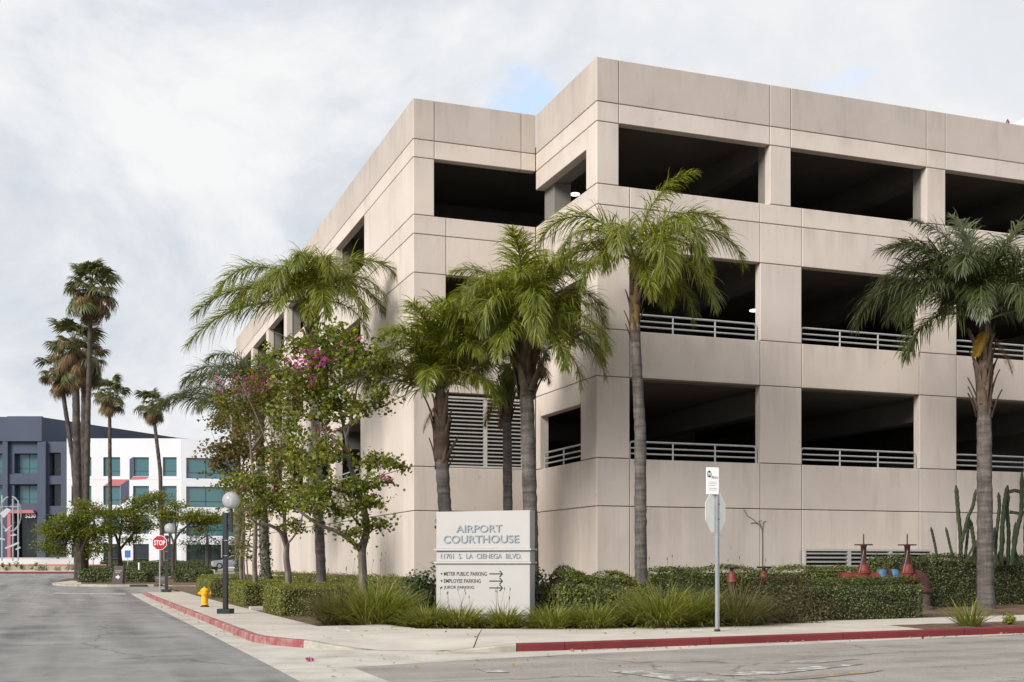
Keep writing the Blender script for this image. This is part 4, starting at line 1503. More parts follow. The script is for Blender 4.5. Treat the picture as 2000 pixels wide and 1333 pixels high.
# G: right
queen_palm(gnd(1925, 35.0, 0.1), P(1922, 785, 35.0), 2.6, 'feather palm with stripped brown boots at the right beside the cactus',
           [(110, 84, 2.4, 20), (95, 78, 3.3, 45), (30, 76, 3.2, 50), (150, 76, 3.2, 55), (165, 70, 2.8, 90), (178, 60, 3.6, 115), (184, 40, 4.0, 110), (176, 72, 3.2, 80), (190, 50, 3.2, 125), (-130, 60, 3.0, 110), (-100, 72, 2.6, 90), (-70, 62, 3.0, 110), (-45, 50, 3.0, 110), (0, 55, 3.2, 100), (12, 38, 3.2, 100), (40, 55, 3.0, 100), (140, 50, 3.0, 105), (90, 60, 3.0, 100), (-150, 42, 3.2, 110), (-115, 35, 2.8, 115), (-85, 40, 2.8, 120), (-15, 20, 2.8, 95), (205, 10, 3.2, 80), (-170, 65, 2.8, 95), (170, 68, 3.4, 75), (10, 72, 3.2, 70)],
           r0=0.235, r1=0.19, boots=16, seed=15, rb=1.12, scale=1.06, leafm='palm_leaf_dark', yellow=2, dead=1)


# ------------------------------------------------------------------ broadleaf trees
def limb(mb, pts, r0, r1, seg=8):
    n = 4 * (len(pts) - 1) + 1
    P0 = [Vector(p) for p in pts]
    out, rr = [], []
    for i in range(n):
        f = i / (n - 1) * (len(P0) - 1)
        j = min(len(P0) - 2, int(f)); q = f - j
        a = P0[max(0, j - 1)]; b = P0[j]; c = P0[j + 1]; d = P0[min(len(P0) - 1, j + 2)]
        p = 0.5 * ((2 * b) + (c - a) * q + (2 * a - 5 * b + 4 * c - d) * q * q + (3 * b - a - 3 * c + d) * q ** 3)
        out.append(p); rr.append(r0 + (r1 - r0) * i / (n - 1))
    mb.tube(out, rr, seg, rfun=lambda k, i: 0.93 + 0.14 * ((k * 7 + i * 5) % 5) / 4)


def clump_pts(blobs, g, per=26, sig=0.16):
    """blobs: (centre, radii, number of clumps) -> points gathered in loose sprays"""
    C = []
    for c, r, n in blobs:
        q = g.normal(size=(n, 3)); q = q / np.linalg.norm(q, axis=1, keepdims=True) * (g.random((n, 1)) ** 0.45)
        cc = np.array(c) + q * np.array(r)
        for p in cc:
            k = max(4, int(g.normal(per, per * 0.35)))
            ax = g.normal(size=3); ax[2] *= 0.4; ax /= np.linalg.norm(ax)
            s = g.normal(0, 1, (k, 1)) * sig * 1.7
            C.append(p + ax * s + g.normal(0, sig, (k, 3)) * np.array([0.6, 0.6, 0.45]))
    return np.concatenate(C)


def orchid_tree(base, label, limbs, blobs, seed, leafm='orchid_leaf', per=24, sig=0.15, flowers=60, fl_blobs=None, yellow=60, size=(0.085, 0.15), twigs=True):
    g = np.random.default_rng(seed)
    base = Vector(base)
    t = thing('orchid_tree', label, 'tree', base, 0, 'orchid trees in the left planting')
    mb = MB()
    for pts, r0, r1 in limbs:
        limb(mb, [Vector(p) - base for p in pts], r0, r1)
    ends = [Vector(l[0][-1]) - base for l in limbs] + [Vector(l[0][len(l[0]) // 2]) - base for l in limbs]
    bl = [(Vector(c) - base, r, n) for c, r, n in blobs]
    for c, r, n in bl:
        e = min(ends, key=lambda q: (q - c).length)
        if twigs:
            for k in range(max(2, n // 6)):
                q = Vector(g.normal(size=3)); q.normalize()
                tip = c + Vector((q.x * r[0], q.y * r[1], q.z * r[2])) * 0.85
                md = e.lerp(tip, 0.5) + Vector(g.normal(0, 0.10, 3))
                mb.tube([e, e.lerp(md, 0.5) + Vector((0, 0, .04)), md, tip], [0.018, 0.013, 0.009, 0.004], 4)
    mb.build('trunk', 'tree_bark', t, smooth=True)
    C = clump_pts(bl, g, per, sig)
    N = g.normal(0, 0.75, (len(C), 3)); N[:, 2] += 0.7
    V, T = leaves(C, N, g.uniform(*size, len(C)), 0.95, 0.28, 0.9, g)
    link('foliage', npmesh('foliage', V, T, leafm), t)
    if yellow:
        i = g.choice(len(C), min(yellow, len(C)), replace=False)
        V, T = leaves(C[i] + g.normal(0, .04, (len(i), 3)), g.normal(0, 1, (len(i), 3)), g.uniform(0.09, 0.14, len(i)), 0.9, 0.2, 1.0, g)
        link('yellowed_leaves', npmesh('yellowed_leaves', V, T, 'autumn_leaf'), t)
    if flowers:
        fb = [(Vector(c) - base, r, n) for c, r, n in (fl_blobs or blobs)]
        c = clump_pts(fb, g, 5, 0.08)
        c = c[g.permutation(len(c))[:flowers]]
        k = 5
        CC = np.repeat(c, k, axis=0)
        dirs = g.normal(0, 1, (len(CC), 3)); dirs /= np.linalg.norm(dirs, axis=1, keepdims=True)
        V, T = leaves(CC + dirs * 0.05, np.cross(dirs, g.normal(size=(len(CC), 3))), np.full(len(CC), 0.10), 0.45, 0.2, 0, g)
        link('blossom', npmesh('blossom', V, T, 'orchid_flower'), t)
    return t


Y1_ = 32.0
orchid_tree(gnd(708, Y1_), 'pink flowered orchid tree forking low beside the white sign', [
    ([P(708, 1185, Y1_), P(709, 1140, Y1_), P(707, 1085, Y1_), P(708, 1060, Y1_)], 0.125, 0.10),
    ([P(708, 1068, Y1_), P(716, 1030, 31.9), P(708, 985, 31.9), P(695, 945, 32.0), P(683, 905, 32.1), P(676, 850, 32.2)], 0.105, 0.05),
    ([P(704, 1075, Y1_), P(690, 1060, 31.7), P(662, 1040, 31.4), P(630, 1028, 31.2), P(600, 1010, 31.0), P(575, 990, 30.9)], 0.075, 0.03),
    ([P(680, 885, 32.1), P(665, 868, 31.9), P(640, 850, 31.7), P(622, 830, 31.6)], 0.05, 0.025),
    ([P(676, 855, 32.2), P(664, 800, 32.4), P(650, 740, 32.3), P(630, 700, 32.2)], 0.05, 0.02),
    ([P(677, 855, 32.2), P(690, 800, 32.0), P(700, 740, 31.9), P(715, 690, 31.8)], 0.04, 0.018),
    ([P(700, 960, 32.0), P(730, 910, 31.8), P(765, 885, 31.7)], 0.02, 0.008),
    ([P(706, 1030, 32.0), P(690, 1010, 31.6), P(683, 990, 31.4), P(690, 960, 31.3)], 0.035, 0.012),
    ([P(712, 1045, 32.0), P(740, 1030, 31.7), P(765, 1025, 31.6)], 0.02, 0.006),
    ([P(650, 745, 32.3), P(600, 690, 32.0), P(560, 660, 31.8), P(525, 645, 31.7)], 0.022, 0.006),
], [
    (P(650, 700, 32.2), (0.85, 0.8, 0.62), 46), (P(720, 700, 31.9), (0.75, 0.7, 0.65), 34), (P(590, 740, 32.0), (0.75, 0.7, 0.5), 34),
    (P(640, 800, 32.2), (0.8, 0.7, 0.7), 34), (P(700, 780, 31.9), (0.6, 0.6, 0.6), 16), (P(545, 690, 31.8), (0.35, 0.4, 0.3), 7), (P(585, 665, 31.8), (0.4, 0.4, 0.25), 8),
    (P(735, 905, 31.8), (0.55, 0.4, 0.30), 12), (P(772, 905, 31.7), (0.3, 0.3, 0.2), 6), (P(700, 960, 31.7), (0.7, 0.5, 0.28), 17), (P(640, 950, 31.3), (0.8, 0.5, 0.35), 22),
    (P(745, 940, 31.8), (0.5, 0.4, 0.2), 9), (P(700, 985, 31.5), (0.8, 0.5, 0.18), 13), (P(745, 1025, 31.7), (0.42, 0.35, 0.16), 8), (P(690, 1040, 31.5), (0.45, 0.4, 0.22), 10), (P(665, 1000, 31.3), (0.45, 0.4, 0.2), 7), (P(575, 800, 32.0), (0.7, 0.7, 0.6), 22), (P(600, 870, 31.6), (0.8, 0.6, 0.5), 20), (P(640, 655, 32.0), (0.9, 0.7, 0.3), 16), (P(755, 760, 31.8), (0.45, 0.5, 0.5), 10), (P(655, 890, 31.5), (0.6, 0.5, 0.35), 12), (P(610, 985, 31.0), (0.65, 0.45, 0.25), 14)],
    21, per=27, sig=0.14, flowers=75, fl_blobs=[(P(610, 715, 31.5), (1.0, 0.3, 0.6), 26), (P(690, 665, 31.4), (0.6, 0.3, 0.25), 4), (P(620, 830, 31.4), (0.6, 0.3, 0.5), 4), (P(745, 960, 31.4), (0.5, 0.2, 0.9), 3)], yellow=70, size=(0.075, 0.135))
Y2_ = 38.5
orchid_tree(gnd(563, Y2_), 'orchid tree with forked slim trunk behind the middle hedge', [
    ([P(565, 1165, Y2_), P(563, 1125, Y2_), P(559, 1090, Y2_), P(560, 1062, Y2_)], 0.115, 0.09),
    ([P(559, 1070, Y2_), P(548, 1040, 38.3), P(525, 1026, 38.0), P(505, 1025, 37.8), P(490, 1012, 37.6)], 0.075, 0.03),
    ([P(561, 1068, Y2_), P(556, 1040, 38.6), P(555, 1000, 38.8), P(548, 950, 39.0), P(540, 900, 39.1)], 0.075, 0.03),
    ([P(562, 1062, Y2_), P(576, 1045, 38.2), P(588, 1020, 38.0), P(592, 990, 37.9)], 0.04, 0.015),
    ([P(545, 930, 39.0), P(520, 860, 39.2), P(495, 800, 39.2), P(470, 745, 39.2)], 0.03, 0.01)],
    [(P(530, 960, 38.6), (1.3, 0.9, 0.6), 44), (P(470, 945, 38.2), (0.8, 0.7, 0.4), 20), (P(590, 975, 38.0), (0.6, 0.6, 0.45), 16), (P(500, 1000, 38.0), (0.8, 0.6, 0.3), 16), (P(555, 900, 38.8), (0.7, 0.7, 0.5), 16), (P(570, 1030, 38.2), (0.35, 0.4, 0.3), 7), (P(600, 920, 38.0), (0.45, 0.5, 0.35), 9)],
    22, per=26, sig=0.16, flowers=18, yellow=45, size=(0.08, 0.14))
Y3_ = 43.0
orchid_tree(gnd(497, Y3_), 'thin olive leaved orchid tree with pink flowers at the crown top', [
    ([P(500, 1150, Y3_), P(497, 1100, Y3_), P(499, 1040, Y3_), P(497, 960, Y3_), P(490, 880, Y3_), P(484, 800, Y3_)], 0.10, 0.03),
    ([P(497, 980, Y3_), P(470, 930, 42.8), P(440, 900, 42.6)], 0.04, 0.012), ([P(490, 880, Y3_), P(530, 820, 42.9), P(550, 780, 42.8)], 0.035, 0.012),
    ([P(486, 820, Y3_), P(465, 765, 42.8), P(445, 735, 42.7)], 0.025, 0.007)],
    [(P(490, 800, 43.0), (1.1, 0.9, 0.9), 46), (P(530, 770, 42.9), (0.9, 0.8, 0.6), 28), (P(445, 790, 42.8), (0.5, 0.5, 0.7), 14), (P(500, 740, 42.8), (0.9, 0.7, 0.4), 22)],
    23, leafm='orchid_leaf_olive', per=24, sig=0.18, flowers=55, fl_blobs=[(P(480, 755, 42.0), (1.2, 0.2, 0.5), 20), (P(510, 740, 42.0), (0.7, 0.2, 0.4), 8), (P(440, 745, 42.0), (0.3, 0.2, 0.2), 4)], yellow=120, size=(0.08, 0.14))
orchid_tree(gnd(470, 47.0), 'dry brownish orchid tree between the garage wall and the lamp post', [
    ([P(473, 1140, 47), P(470, 1090, 47), P(476, 1020, 47), P(470, 950, 47), P(480, 880, 47)], 0.09, 0.03),
    ([P(473, 980, 47), P(440, 920, 46.8), P(415, 890, 46.6)], 0.035, 0.01), ([P(472, 960, 47), P(520, 900, 46.9), P(560, 870, 46.8)], 0.035, 0.01)],
    [(P(470, 870, 47), (1.3, 0.9, 0.9), 44), (P(530, 880, 46.9), (1.2, 0.9, 0.8), 40), (P(430, 900, 46.8), (0.7, 0.7, 0.6), 20), (P(490, 940, 46.9), (1.1, 0.8, 0.5), 24), (P(425, 830, 46.8), (0.4, 0.5, 0.5), 10)],
    24, leafm='orchid_leaf_dry', per=28, sig=0.20, flowers=6, yellow=20, size=(0.10, 0.16))
orchid_tree(gnd(480, 44.5), 'slender young olive leaved tree with twin stems behind the lamp post', [
    ([P(478, 1140, 44.5), P(476, 1090, 44.5), P(478, 1040, 44.5), P(470, 1000, 44.5)], 0.035, 0.012), ([P(486, 1140, 44.5), P(482, 1090, 44.4), P(490, 1030, 44.3), P(488, 1000, 44.3)], 0.03, 0.01)],
    [(P(475, 1040, 44.4), (0.55, 0.5, 0.75), 18), (P(490, 1000, 44.3), (0.5, 0.5, 0.4), 11), (P(470, 1080, 44.4), (0.5, 0.4, 0.35), 8)],
    25, leafm='orchid_leaf_olive', per=20, sig=0.17, flowers=0, yellow=10, size=(0.08, 0.13))


# ------------------------------------------------------------------ hedges, shrubs, grasses
def hedge(label, u0, u1, v0, v1, z1, mat='hedge_leaf', dens=780, size=(0.035, 0.065), seed=1, z0=None, group=None, round_=0.12, patch=None, name='hedge', loc=None, rz=TH, dims=None, cat='hedge', wob=0.05):
    """clipped hedge: leaf shell over a twiggy core, own frame at its middle"""
    g = np.random.default_rng(seed)
    if loc is None:
        c = UV((u0 + u1) / 2, (v0 + v1) / 2)
        loc = Vector((c.x, c.y, gz(c.x, c.y) + 0.08))
        lx, ly = u1 - u0, v1 - v0
    else:
        loc = Vector(loc); lx, ly = dims
    h = z1 - loc.z
    A = [('t', lx * ly), ('f', lx * h), ('b', lx * h), ('l', ly * h), ('r', ly * h)]
    C, N = [], []
    for s, ar in A:
        n = int(ar * dens)
        a, b = g.uniform(-.5, .5, n), g.uniform(-.5, .5, n)
        if s == 't': p = np.stack([a * lx, b * ly, np.full(n, h)], 1); nn = (0, 0, 1)
        elif s == 'f': p = np.stack([a * lx, np.full(n, -ly / 2), (b + .5) * h], 1); nn = (0, -1, .25)
        elif s == 'b': p = np.stack([a * lx, np.full(n, ly / 2), (b + .5) * h], 1); nn = (0, 1, .25)
        elif s == 'l': p = np.stack([np.full(n, -lx / 2), a * ly, (b + .5) * h], 1); nn = (-1, 0, .25)
        else: p = np.stack([np.full(n, lx / 2), a * ly, (b + .5) * h], 1); nn = (1, 0, .25)
        C.append(p); N.append(np.tile(nn, (n, 1)).astype(float))
    C, N = np.concatenate(C), np.concatenate(N)

    def shape(p):
        q = p.copy()
        # round the shoulders
        ex = np.clip((np.abs(q[:, 0]) - (lx / 2 - round_)) / round_, 0, 1); ey = np.clip((np.abs(q[:, 1]) - (ly / 2 - round_)) / round_, 0, 1)
        ez = np.clip((q[:, 2] - (h - round_)) / round_, 0, 1)
        q[:, 2] -= round_ * 0.42 * ez * np.maximum(ex, ey) ** 2
        q[:, 0] -= np.sign(q[:, 0]) * round_ * 0.35 * ex * np.maximum(ez, ey) ** 2
        q[:, 1] -= np.sign(q[:, 1]) * round_ * 0.35 * ey * np.maximum(ez, ex) ** 2
        w = wob * (np.sin(q[:, 0] * 3.1 + seed) + np.sin(q[:, 1] * 2.7 + 1.3 * seed) + np.sin(q[:, 2] * 4.3 + q[:, 0] * 1.9 + seed)) / 2
        w2 = wob * 0.5 * np.sin(q[:, 0] * 9.1 + q[:, 1] * 7.3 + seed) * np.sin(q[:, 2] * 8.3 + q[:, 0] * 3.0)
        return q, w + w2
    Cs, w = shape(C)
    Cs = Cs + unit(N) * (w + g.normal(0, 0.028, len(C)) - np.abs(g.normal(0, 0.02, len(C))))[:, None]
    keep = Cs[:, 2] > 0.02
    Cs, N = Cs[keep], N[keep]
    NN = unit(N) + g.normal(0, 0.6, N.shape) + np.array([0, 0, 0.25])
    V, T = leaves(Cs, NN, g.uniform(*size, len(Cs)), 0.62, 0.25, 0.0, g)
    mats = [mat, 'twig_core']
    nT = len(T)
    mi = np.zeros(nT, dtype=np.int32)
    if patch:
        mats.append(patch[0])
        cen = Cs
        sel = patch[1](cen)
        selT = np.concatenate([sel, sel])
        mi[selT] = 2
    # core: a grid box, a little inside
    cv, cf = [], []
    k = 0
    for ax in range(5):
        nu, nv = 9, 5
        for i in range(nu):
            for j in range(nv):
                a, b = i / (nu - 1) - .5, j / (nv - 1) - .5
                x_, y_, z_ = lx - 0.24, ly - 0.24, h - 0.14
                cv.append({0: (a * x_, b * y_, z_), 1: (a * x_, -y_ / 2, (b + .5) * z_), 2: (a * x_, y_ / 2, (b + .5) * z_), 3: (-x_ / 2, a * y_, (b + .5) * z_), 4: (x_ / 2, a * y_, (b + .5) * z_)}[ax])
        for i in range(nu - 1):
            for j in range(nv - 1):
                a = k + i * nv + j
                cf += [(a, a + nv, a + nv + 1), (a, a + nv + 1, a + 1)]
        k += nu * nv
    cv = np.array(cv, dtype=float)
    cv, w = shape(cv)
    cv[:, 2] += w * 0.6
    V2 = np.concatenate([V, cv]); T2 = np.concatenate([T, np.array(cf) + len(V)])
    mi = np.concatenate([mi, np.ones(len(cf), dtype=np.int32)])
    o = link(name, npmesh(name, V2, T2, mats, mi), None, loc, rz)
    return tag(o, label, cat, group)


HG = 'clipped hedges of the garage planting'
hedge('clipped light green box hedge nearest the street corner, left of the tall grass', 5.62, 8.3, 34.2, 37.6, 1.00, seed=1, group=HG)
hedge('clipped light green box hedge in the middle of three beside the black lamp post', 5.72, 8.0, 42.8, 47.6, 0.98, seed=2, group=HG)
hedge('clipped light green box hedge just behind the yellow hydrant', 5.75, 8.2, 53.5, 60.5, 1.08, seed=3, group=HG, dens=480, round_=0.3)
hedge('long hedge running along the foot of the garage long wall under the palms', 8.6, 9.8, 31.5, 58.0, 1.18, seed=4, group=HG, dens=420, round_=0.25, wob=0.09)
hedge('rounded bright topped hedge mound just right of the white sign', 11.5, 14.0, 27.1, 29.2, 1.36, 'hedge_leaf_mid', seed=5, group=HG, round_=0.65, dens=820, size=(0.05, 0.09), wob=0.16)
hedge('rounded darker hedge mound between the slender palm foot and the bus stop pole', 14.15, 16.4, 27.2, 29.0, 1.26, 'hedge_leaf_dark', seed=15, group=HG, round_=0.6, dens=820, size=(0.05, 0.09), wob=0.16)
hedge('low dark hedge behind the two small red valves', 15.6, 24.0, 30.3, 31.7, 1.46, 'hedge_leaf_mid', seed=6, group=HG, round_=0.3, dens=480, size=(0.05, 0.085), wob=0.09)
hedge('clipped dark hedge with brown dead corner in front of the big red valves', 15.9, 20.35, 24.75, 26.5, 1.20, 'hedge_leaf_dark', seed=7, group=HG, round_=0.30, dens=900, size=(0.04, 0.07), wob=0.07,
      patch=('hedge_leaf_brown', lambda c: (c[:, 0] < -0.75 + 0.35 * np.sin(c[:, 2] * 5)) & (rng.random(len(c)) < 0.8)))
hedge('tall dark hedge behind the right hand palm under the cactus', 23.6, 36.0, 30.0, 31.5, 1.86, 'hedge_leaf_dark', seed=8, group=HG, round_=0.2, dens=480, size=(0.05, 0.085), wob=0.07)


def shrub(label, loc, rad, n, size=(0.07, 0.13), mat='shrub_leaf', seed=1, name='shrub', cat='shrub', group=None, hang=0.2, lumps=9, aspect=0.5):
    g = np.random.default_rng(seed)
    loc = Vector(loc)
    c = g.normal(size=(lumps, 3)); c = c / np.linalg.norm(c, axis=1, keepdims=True) * g.uniform(0.25, 0.75, (lumps, 1))
    c[:, 2] = np.abs(c[:, 2]) * 0.9 + 0.1
    k = g.integers(0, lumps, n)
    q = g.normal(size=(n, 3)); q = q / np.linalg.norm(q, axis=1, keepdims=True) * (g.random((n, 1)) ** 0.4) * 0.45
    p = (c[k] + q) * np.array(rad)
    p[:, 2] = np.maximum(0.03, p[:, 2])
    N = q + g.normal(0, .3, (n, 3)) + np.array([0, 0, .3])
    V, T = leaves(p, N, g.uniform(*size, n), aspect, 0.25, hang, g)
    st = MB()
    for i in range(lumps):
        st.tube([(0.02 * i % 0.1, 0, -0.05), tuple(c[i] * np.array(rad) * 0.5 + np.array([0, 0, .02])), tuple(c[i] * np.array(rad))], [0.022, 0.014, 0.005], 5)
    sv = np.array(st.v); stt = []
    for f in st.f:
        for a in range(1, len(f) - 1): stt.append((f[0], f[a], f[a + 1]))
    V2 = np.concatenate([V, sv]); T2 = np.concatenate([T, np.array(stt) + len(V)])
    mi = np.concatenate([np.zeros(len(T), int), np.ones(len(stt), int)])
    o = link(name, npmesh(name, V2, T2, [mat, 'tree_bark'], mi), None, loc)
    return tag(o, label, cat, group)


shrub('dark broad leaved shrub at the left edge of the white sign', gnd(822, 32.2), (0.85, 0.7, 1.55), 1500, (0.09, 0.17), seed=31)
shrub('dark broad leaved shrub between the white sign and the wing hedge', gnd(1064, 32.0), (0.6, 0.6, 1.45), 1000, (0.08, 0.14), seed=32)
shrub('small dark shrub standing just under the foremost small red valve', gnd(1505, 29.2), (0.55, 0.5, 1.25), 1300, (0.05, 0.10), mat='shrub_leaf', seed=33, hang=0.5)
shrub('purplish low shrub behind the bus stop pole at the hedge end', gnd(1418, 29.6), (0.45, 0.4, 1.05), 500, (0.06, 0.1), mat='hedge_leaf_brown', seed=34)
shrub('low brown dying shrub between the tall grass and the clipped hedge', gnd(1545, 28.0), (0.9, 0.6, 0.95), 1500, (0.05, 0.09), mat='hedge_leaf_brown', seed=35)


def blade_clump(label, loc, n, h, spread, mat='grass_blade', seed=1, w=0.011, name='grass_clump', group='ornamental grass clumps along the bed edge', stalks=0, rad=0.25, arch=1.0):
    g = np.random.default_rng(seed)
    V, T = [], []
    for i in range(n):
        a = g.uniform(0, 2 * math.pi); r = rad * math.sqrt(g.random())
        p = np.array([r * math.cos(a), r * math.sin(a), -0.03])
        az = a + g.normal(0, 0.6)
        L = h * g.uniform(0.65, 1.18)
        e = R(90 - min(80, abs(g.normal(0, 1)) * 14 + spread * r / rad * 44))
        b = R(g.uniform(20, 90)) * arch
        ns = 4
        k0 = len(V)
        ww = w * g.uniform(0.7, 1.25)
        sd = np.array([-math.sin(az + g.normal(0, .5)), math.cos(az), 0])
        for s in range(ns + 1):
            if s < ns:
                q = ww * (1.0, 1.0, 0.8, 0.5)[s]
                V += [p + sd * q, p - sd * q]
            else:
                V.append(p)
            ee = e - b * (s / ns) ** 1.6
            p = p + np.array([math.cos(ee) * math.cos(az), math.cos(ee) * math.sin(az), math.sin(ee)]) * L / ns
        for s in range(ns - 1):
            q = k0 + 2 * s
            T += [(q, q + 1, q + 3), (q, q + 3, q + 2)]
        q = k0 + 2 * (ns - 1); T.append((q, q + 1, q + 2))
    mi = [0] * len(T)
    for i in range(stalks):
        a = g.uniform(0, 6.28); r = rad * 0.7
        p0 = np.array([r * math.cos(a), r * math.sin(a), 0]); p1 = p0 + np.array([g.normal(0, .15), g.normal(0, .15), h * g.uniform(1.0, 1.35)])
        sd = np.array([0.004, 0, 0])
        k0 = len(V); V += [p0 - sd, p0 + sd, p1 + sd * .6, p1 - sd * .6]; T += [(k0, k0 + 1, k0 + 2), (k0, k0 + 2, k0 + 3)]; mi += [1, 1]
        k0 = len(V); f = 0.025
        V += [p1 + np.array([-f * .5, 0, -f]), p1 + np.array([f * .5, 0, -f]), p1 + np.array([f * .3, 0, f * 1.4]), p1 + np.array([-f * .3, 0, f * 1.4])]
        T += [(k0, k0 + 1, k0 + 2), (k0, k0 + 2, k0 + 3)]; mi += [1, 1]
    o = link(name, npmesh(name, V, T, [mat, 'grass_blade_dry'], mi), None, loc)
    return tag(o, label, 'ornamental grass', group)


for args in (
    ('dry tinged grass clump at the bed corner right of the clipped hedge', gnd(668, 29.3), 520, 1.15, 1.0, 'grass_blade_dry', 41, 0.011, 0.42, 6),
    ('big dark grass clump below the forked flowering tree', gnd(735, 28.9), 950, 1.22, 1.0, 'grass_blade', 42, 0.012, 0.55, 8),
    ('wide grass clump before the left half of the white sign', gnd(838, 27.6), 850, 0.72, 1.2, 'grass_blade', 43, 0.012, 0.46, 7),
    ('grass clump before the parking list on the white sign', gnd(900, 27.5), 700, 0.70, 1.2, 'grass_blade', 44, 0.012, 0.42, 6),
    ('small separate grass clump before the right foot of the white sign', gnd(985, 27.2), 560, 0.70, 1.2, 'grass_blade', 45, 0.012, 0.30, 7),
    ('grass clump just right of the white sign', gnd(1082, 26.9), 720, 0.74, 1.2, 'grass_blade', 46, 0.012, 0.45, 8),
    ('grass clump before the wing hedge, right neighbour of the one next to the sign', gnd(1160, 26.9), 800, 0.76, 1.2, 'grass_blade', 47, 0.012, 0.48, 6),
    ('low grass clump left of the tall palm foot', gnd(1222, 27.4), 300, 0.75, 1.2, 'grass_blade', 48, 0.011, 0.35, 3),
    ('tall bright grass clump before the slender palm trunk', gnd(1295, 27.0), 1000, 1.12, 1.15, 'grass_blade', 49, 0.012, 0.52, 6),
    ('grass clump standing left of the bus stop pole', gnd(1362, 27.2), 560, 0.95, 1.2, 'grass_blade', 50, 0.011, 0.42, 4),
    ('dry grey green grass clump right of the bus stop pole', gnd(1440, 27.4), 760, 1.05, 1.15, 'grass_blade_dry', 51, 0.010, 0.5, 6)):
    lb, lc, n, h, spd, mt, sd, w, rd, stk = args
    blade_clump(lb, lc, int(n * 1.4), h * (1.0 if h < 0.8 else 1.12), spd, mt, sd, w * 1.15, stalks=stk, rad=rd * 0.92)
q = UV(20.6, 21.5)
blade_clump('upright grass tuft in the mulch strip by the kerb before the right hand palm', Vector((*P(1894, 1215, 26.4).xy, guv(20.6, 21.6) + 0.12)), 130, 0.72, 0.9, 'grass_blade', 52, 0.014, rad=0.16, group='plants in the mulch strip', arch=0.4)
shrub('tiny bushy green plant in the mulch strip at the far right', Vector((*P(1971, 1208, 26.9).xy, guv(21.8, 21.6) + 0.12)), (0.26, 0.24, 0.30), 220, (0.06, 0.10), mat='grass_blade', seed=53, lumps=6)

# ------------------------------------------------------------------ cactus by the wall
def cactus(label, stems, base, seed):
    base = Vector(base)
    t = thing('candelabra_cactus', label, 'cactus', base, 0, 'tall cactus plants at the garage wall')
    g = random.Random(seed)
    for pts, r in stems:
        pp = [Vector(p) - base for p in pts]
        n = 22
        out, rr = [], []
        for i in range(n):
            f = i / (n - 1) * (len(pp) - 1); j = min(len(pp) - 2, int(f)); q = f - j
            out.append(pp[j].lerp(pp[j + 1], q)); rr.append(r * 0.70 * (0.9 + 0.2 * (i % 2)) * (1 if i < n - 2 else (0.75 if i == n - 2 else 0.3)))
        for _ in range(2):
            out = [out[0]] + [(out[i - 1] + 2 * out[i] + out[i + 1]) / 4 for i in range(1, n - 1)] + [out[-1]]
        MB().tube(out, rr, 10, rfun=lambda k, i: (1.25 if k % 2 else 0.68) * (0.93 + 0.14 * ((i * 3 + k) % 3) / 2)).build('stem', 'cactus_skin', t)
    return t


YC = 37.4
def S(*p): return [P(x, y, YC + dy) for x, y, dy in p]
cactus('olive green candelabra cactus with finger stems left of the right hand palm trunk', [
    (S((1832, 1100, 0), (1826, 1065, 0), (1818, 1030, 0)), 0.055), (S((1866, 1105, 0), (1856, 1070, .1), (1847, 1030, .1)), 0.055),
    (S((1876, 1110, 0), (1876, 1050, 0), (1870, 990, 0), (1867, 948, 0)), 0.085), (S((1878, 1060, -.1), (1890, 1010, -.2), (1900, 990, -.2), (1906, 956, -.2)), 0.07),
    (S((1884, 1100, .1), (1890, 1040, .2), (1892, 1005, .2)), 0.06), (S((1903, 1105, 0), (1902, 1060, 0), (1895, 1015, 0)), 0.08), (S((1905, 1090, .2), (1912, 1050, .2), (1918, 1000, .2)), 0.07),
    (S((1885, 1100, -.2), (1900, 1070, -.2), (1910, 1055, -.2)), 0.05)], Vector((*P(1880, 1110, YC).xy, 0.5)), 1)
cactus('taller dense candelabra cactus with crossing arms at the right edge', [
    (S((1943, 1110, 0), (1945, 1050, 0), (1952, 990, 0), (1950, 962, 0)), 0.07), (S((1955, 1105, 0), (1957, 1030, 0), (1962, 980, 0), (1968, 948, 0)), 0.09),
    (S((1968, 1105, .2), (1970, 1040, .2), (1966, 990, .1), (1970, 965, 0)), 0.08), (S((1975, 1105, 0), (1985, 1040, 0), (1995, 1000, 0), (1996, 920, 0)), 0.09),
    (S((1968, 962, 0), (1982, 958, 0), (1998, 962, 0)), 0.07), (S((1990, 1105, .2), (1978, 1060, .2), (1984, 1020, .2)), 0.06), (S((1945, 1100, .2), (1960, 1060, .3), (1958, 1030, .3)), 0.06),
    (S((2004, 1110, 0), (2003, 1030, 0), (2008, 950, 0), (2004, 905, 0)), 0.10), (S((1972, 1000, .2), (1990, 1003, .1), (2004, 1000, 0)), 0.06), (S((1950, 1105, -.2), (1938, 1060, -.2), (1942, 1030, -.2)), 0.055)],
    Vector((*P(1975, 1110, YC).xy, 0.5)), 2)

# ------------------------------------------------------------------ monument sign
sl, sr = Vector((-1.95, 30.65, 0)), Vector((0.446, 29.72, 0))
sgw = (sr - sl).length
sg_a = math.atan2(sr.y - sl.y, sr.x - sl.x)
sgz = gz(sr.x, sr.y)
sg = thing('monument_sign', 'pale grey courthouse monument sign with raised letters and three parking arrows', 'sign', (sl.x, sl.y, sgz + 0.1), sg_a)
zb = sgz + 0.1


def sx(px): return (px - 851) / 184.5 * sgw
def szz(py, px=943): return 1.6 + (YH - py) * (30.65 - 0.93 * (px - 851) / 184.5) / F - zb


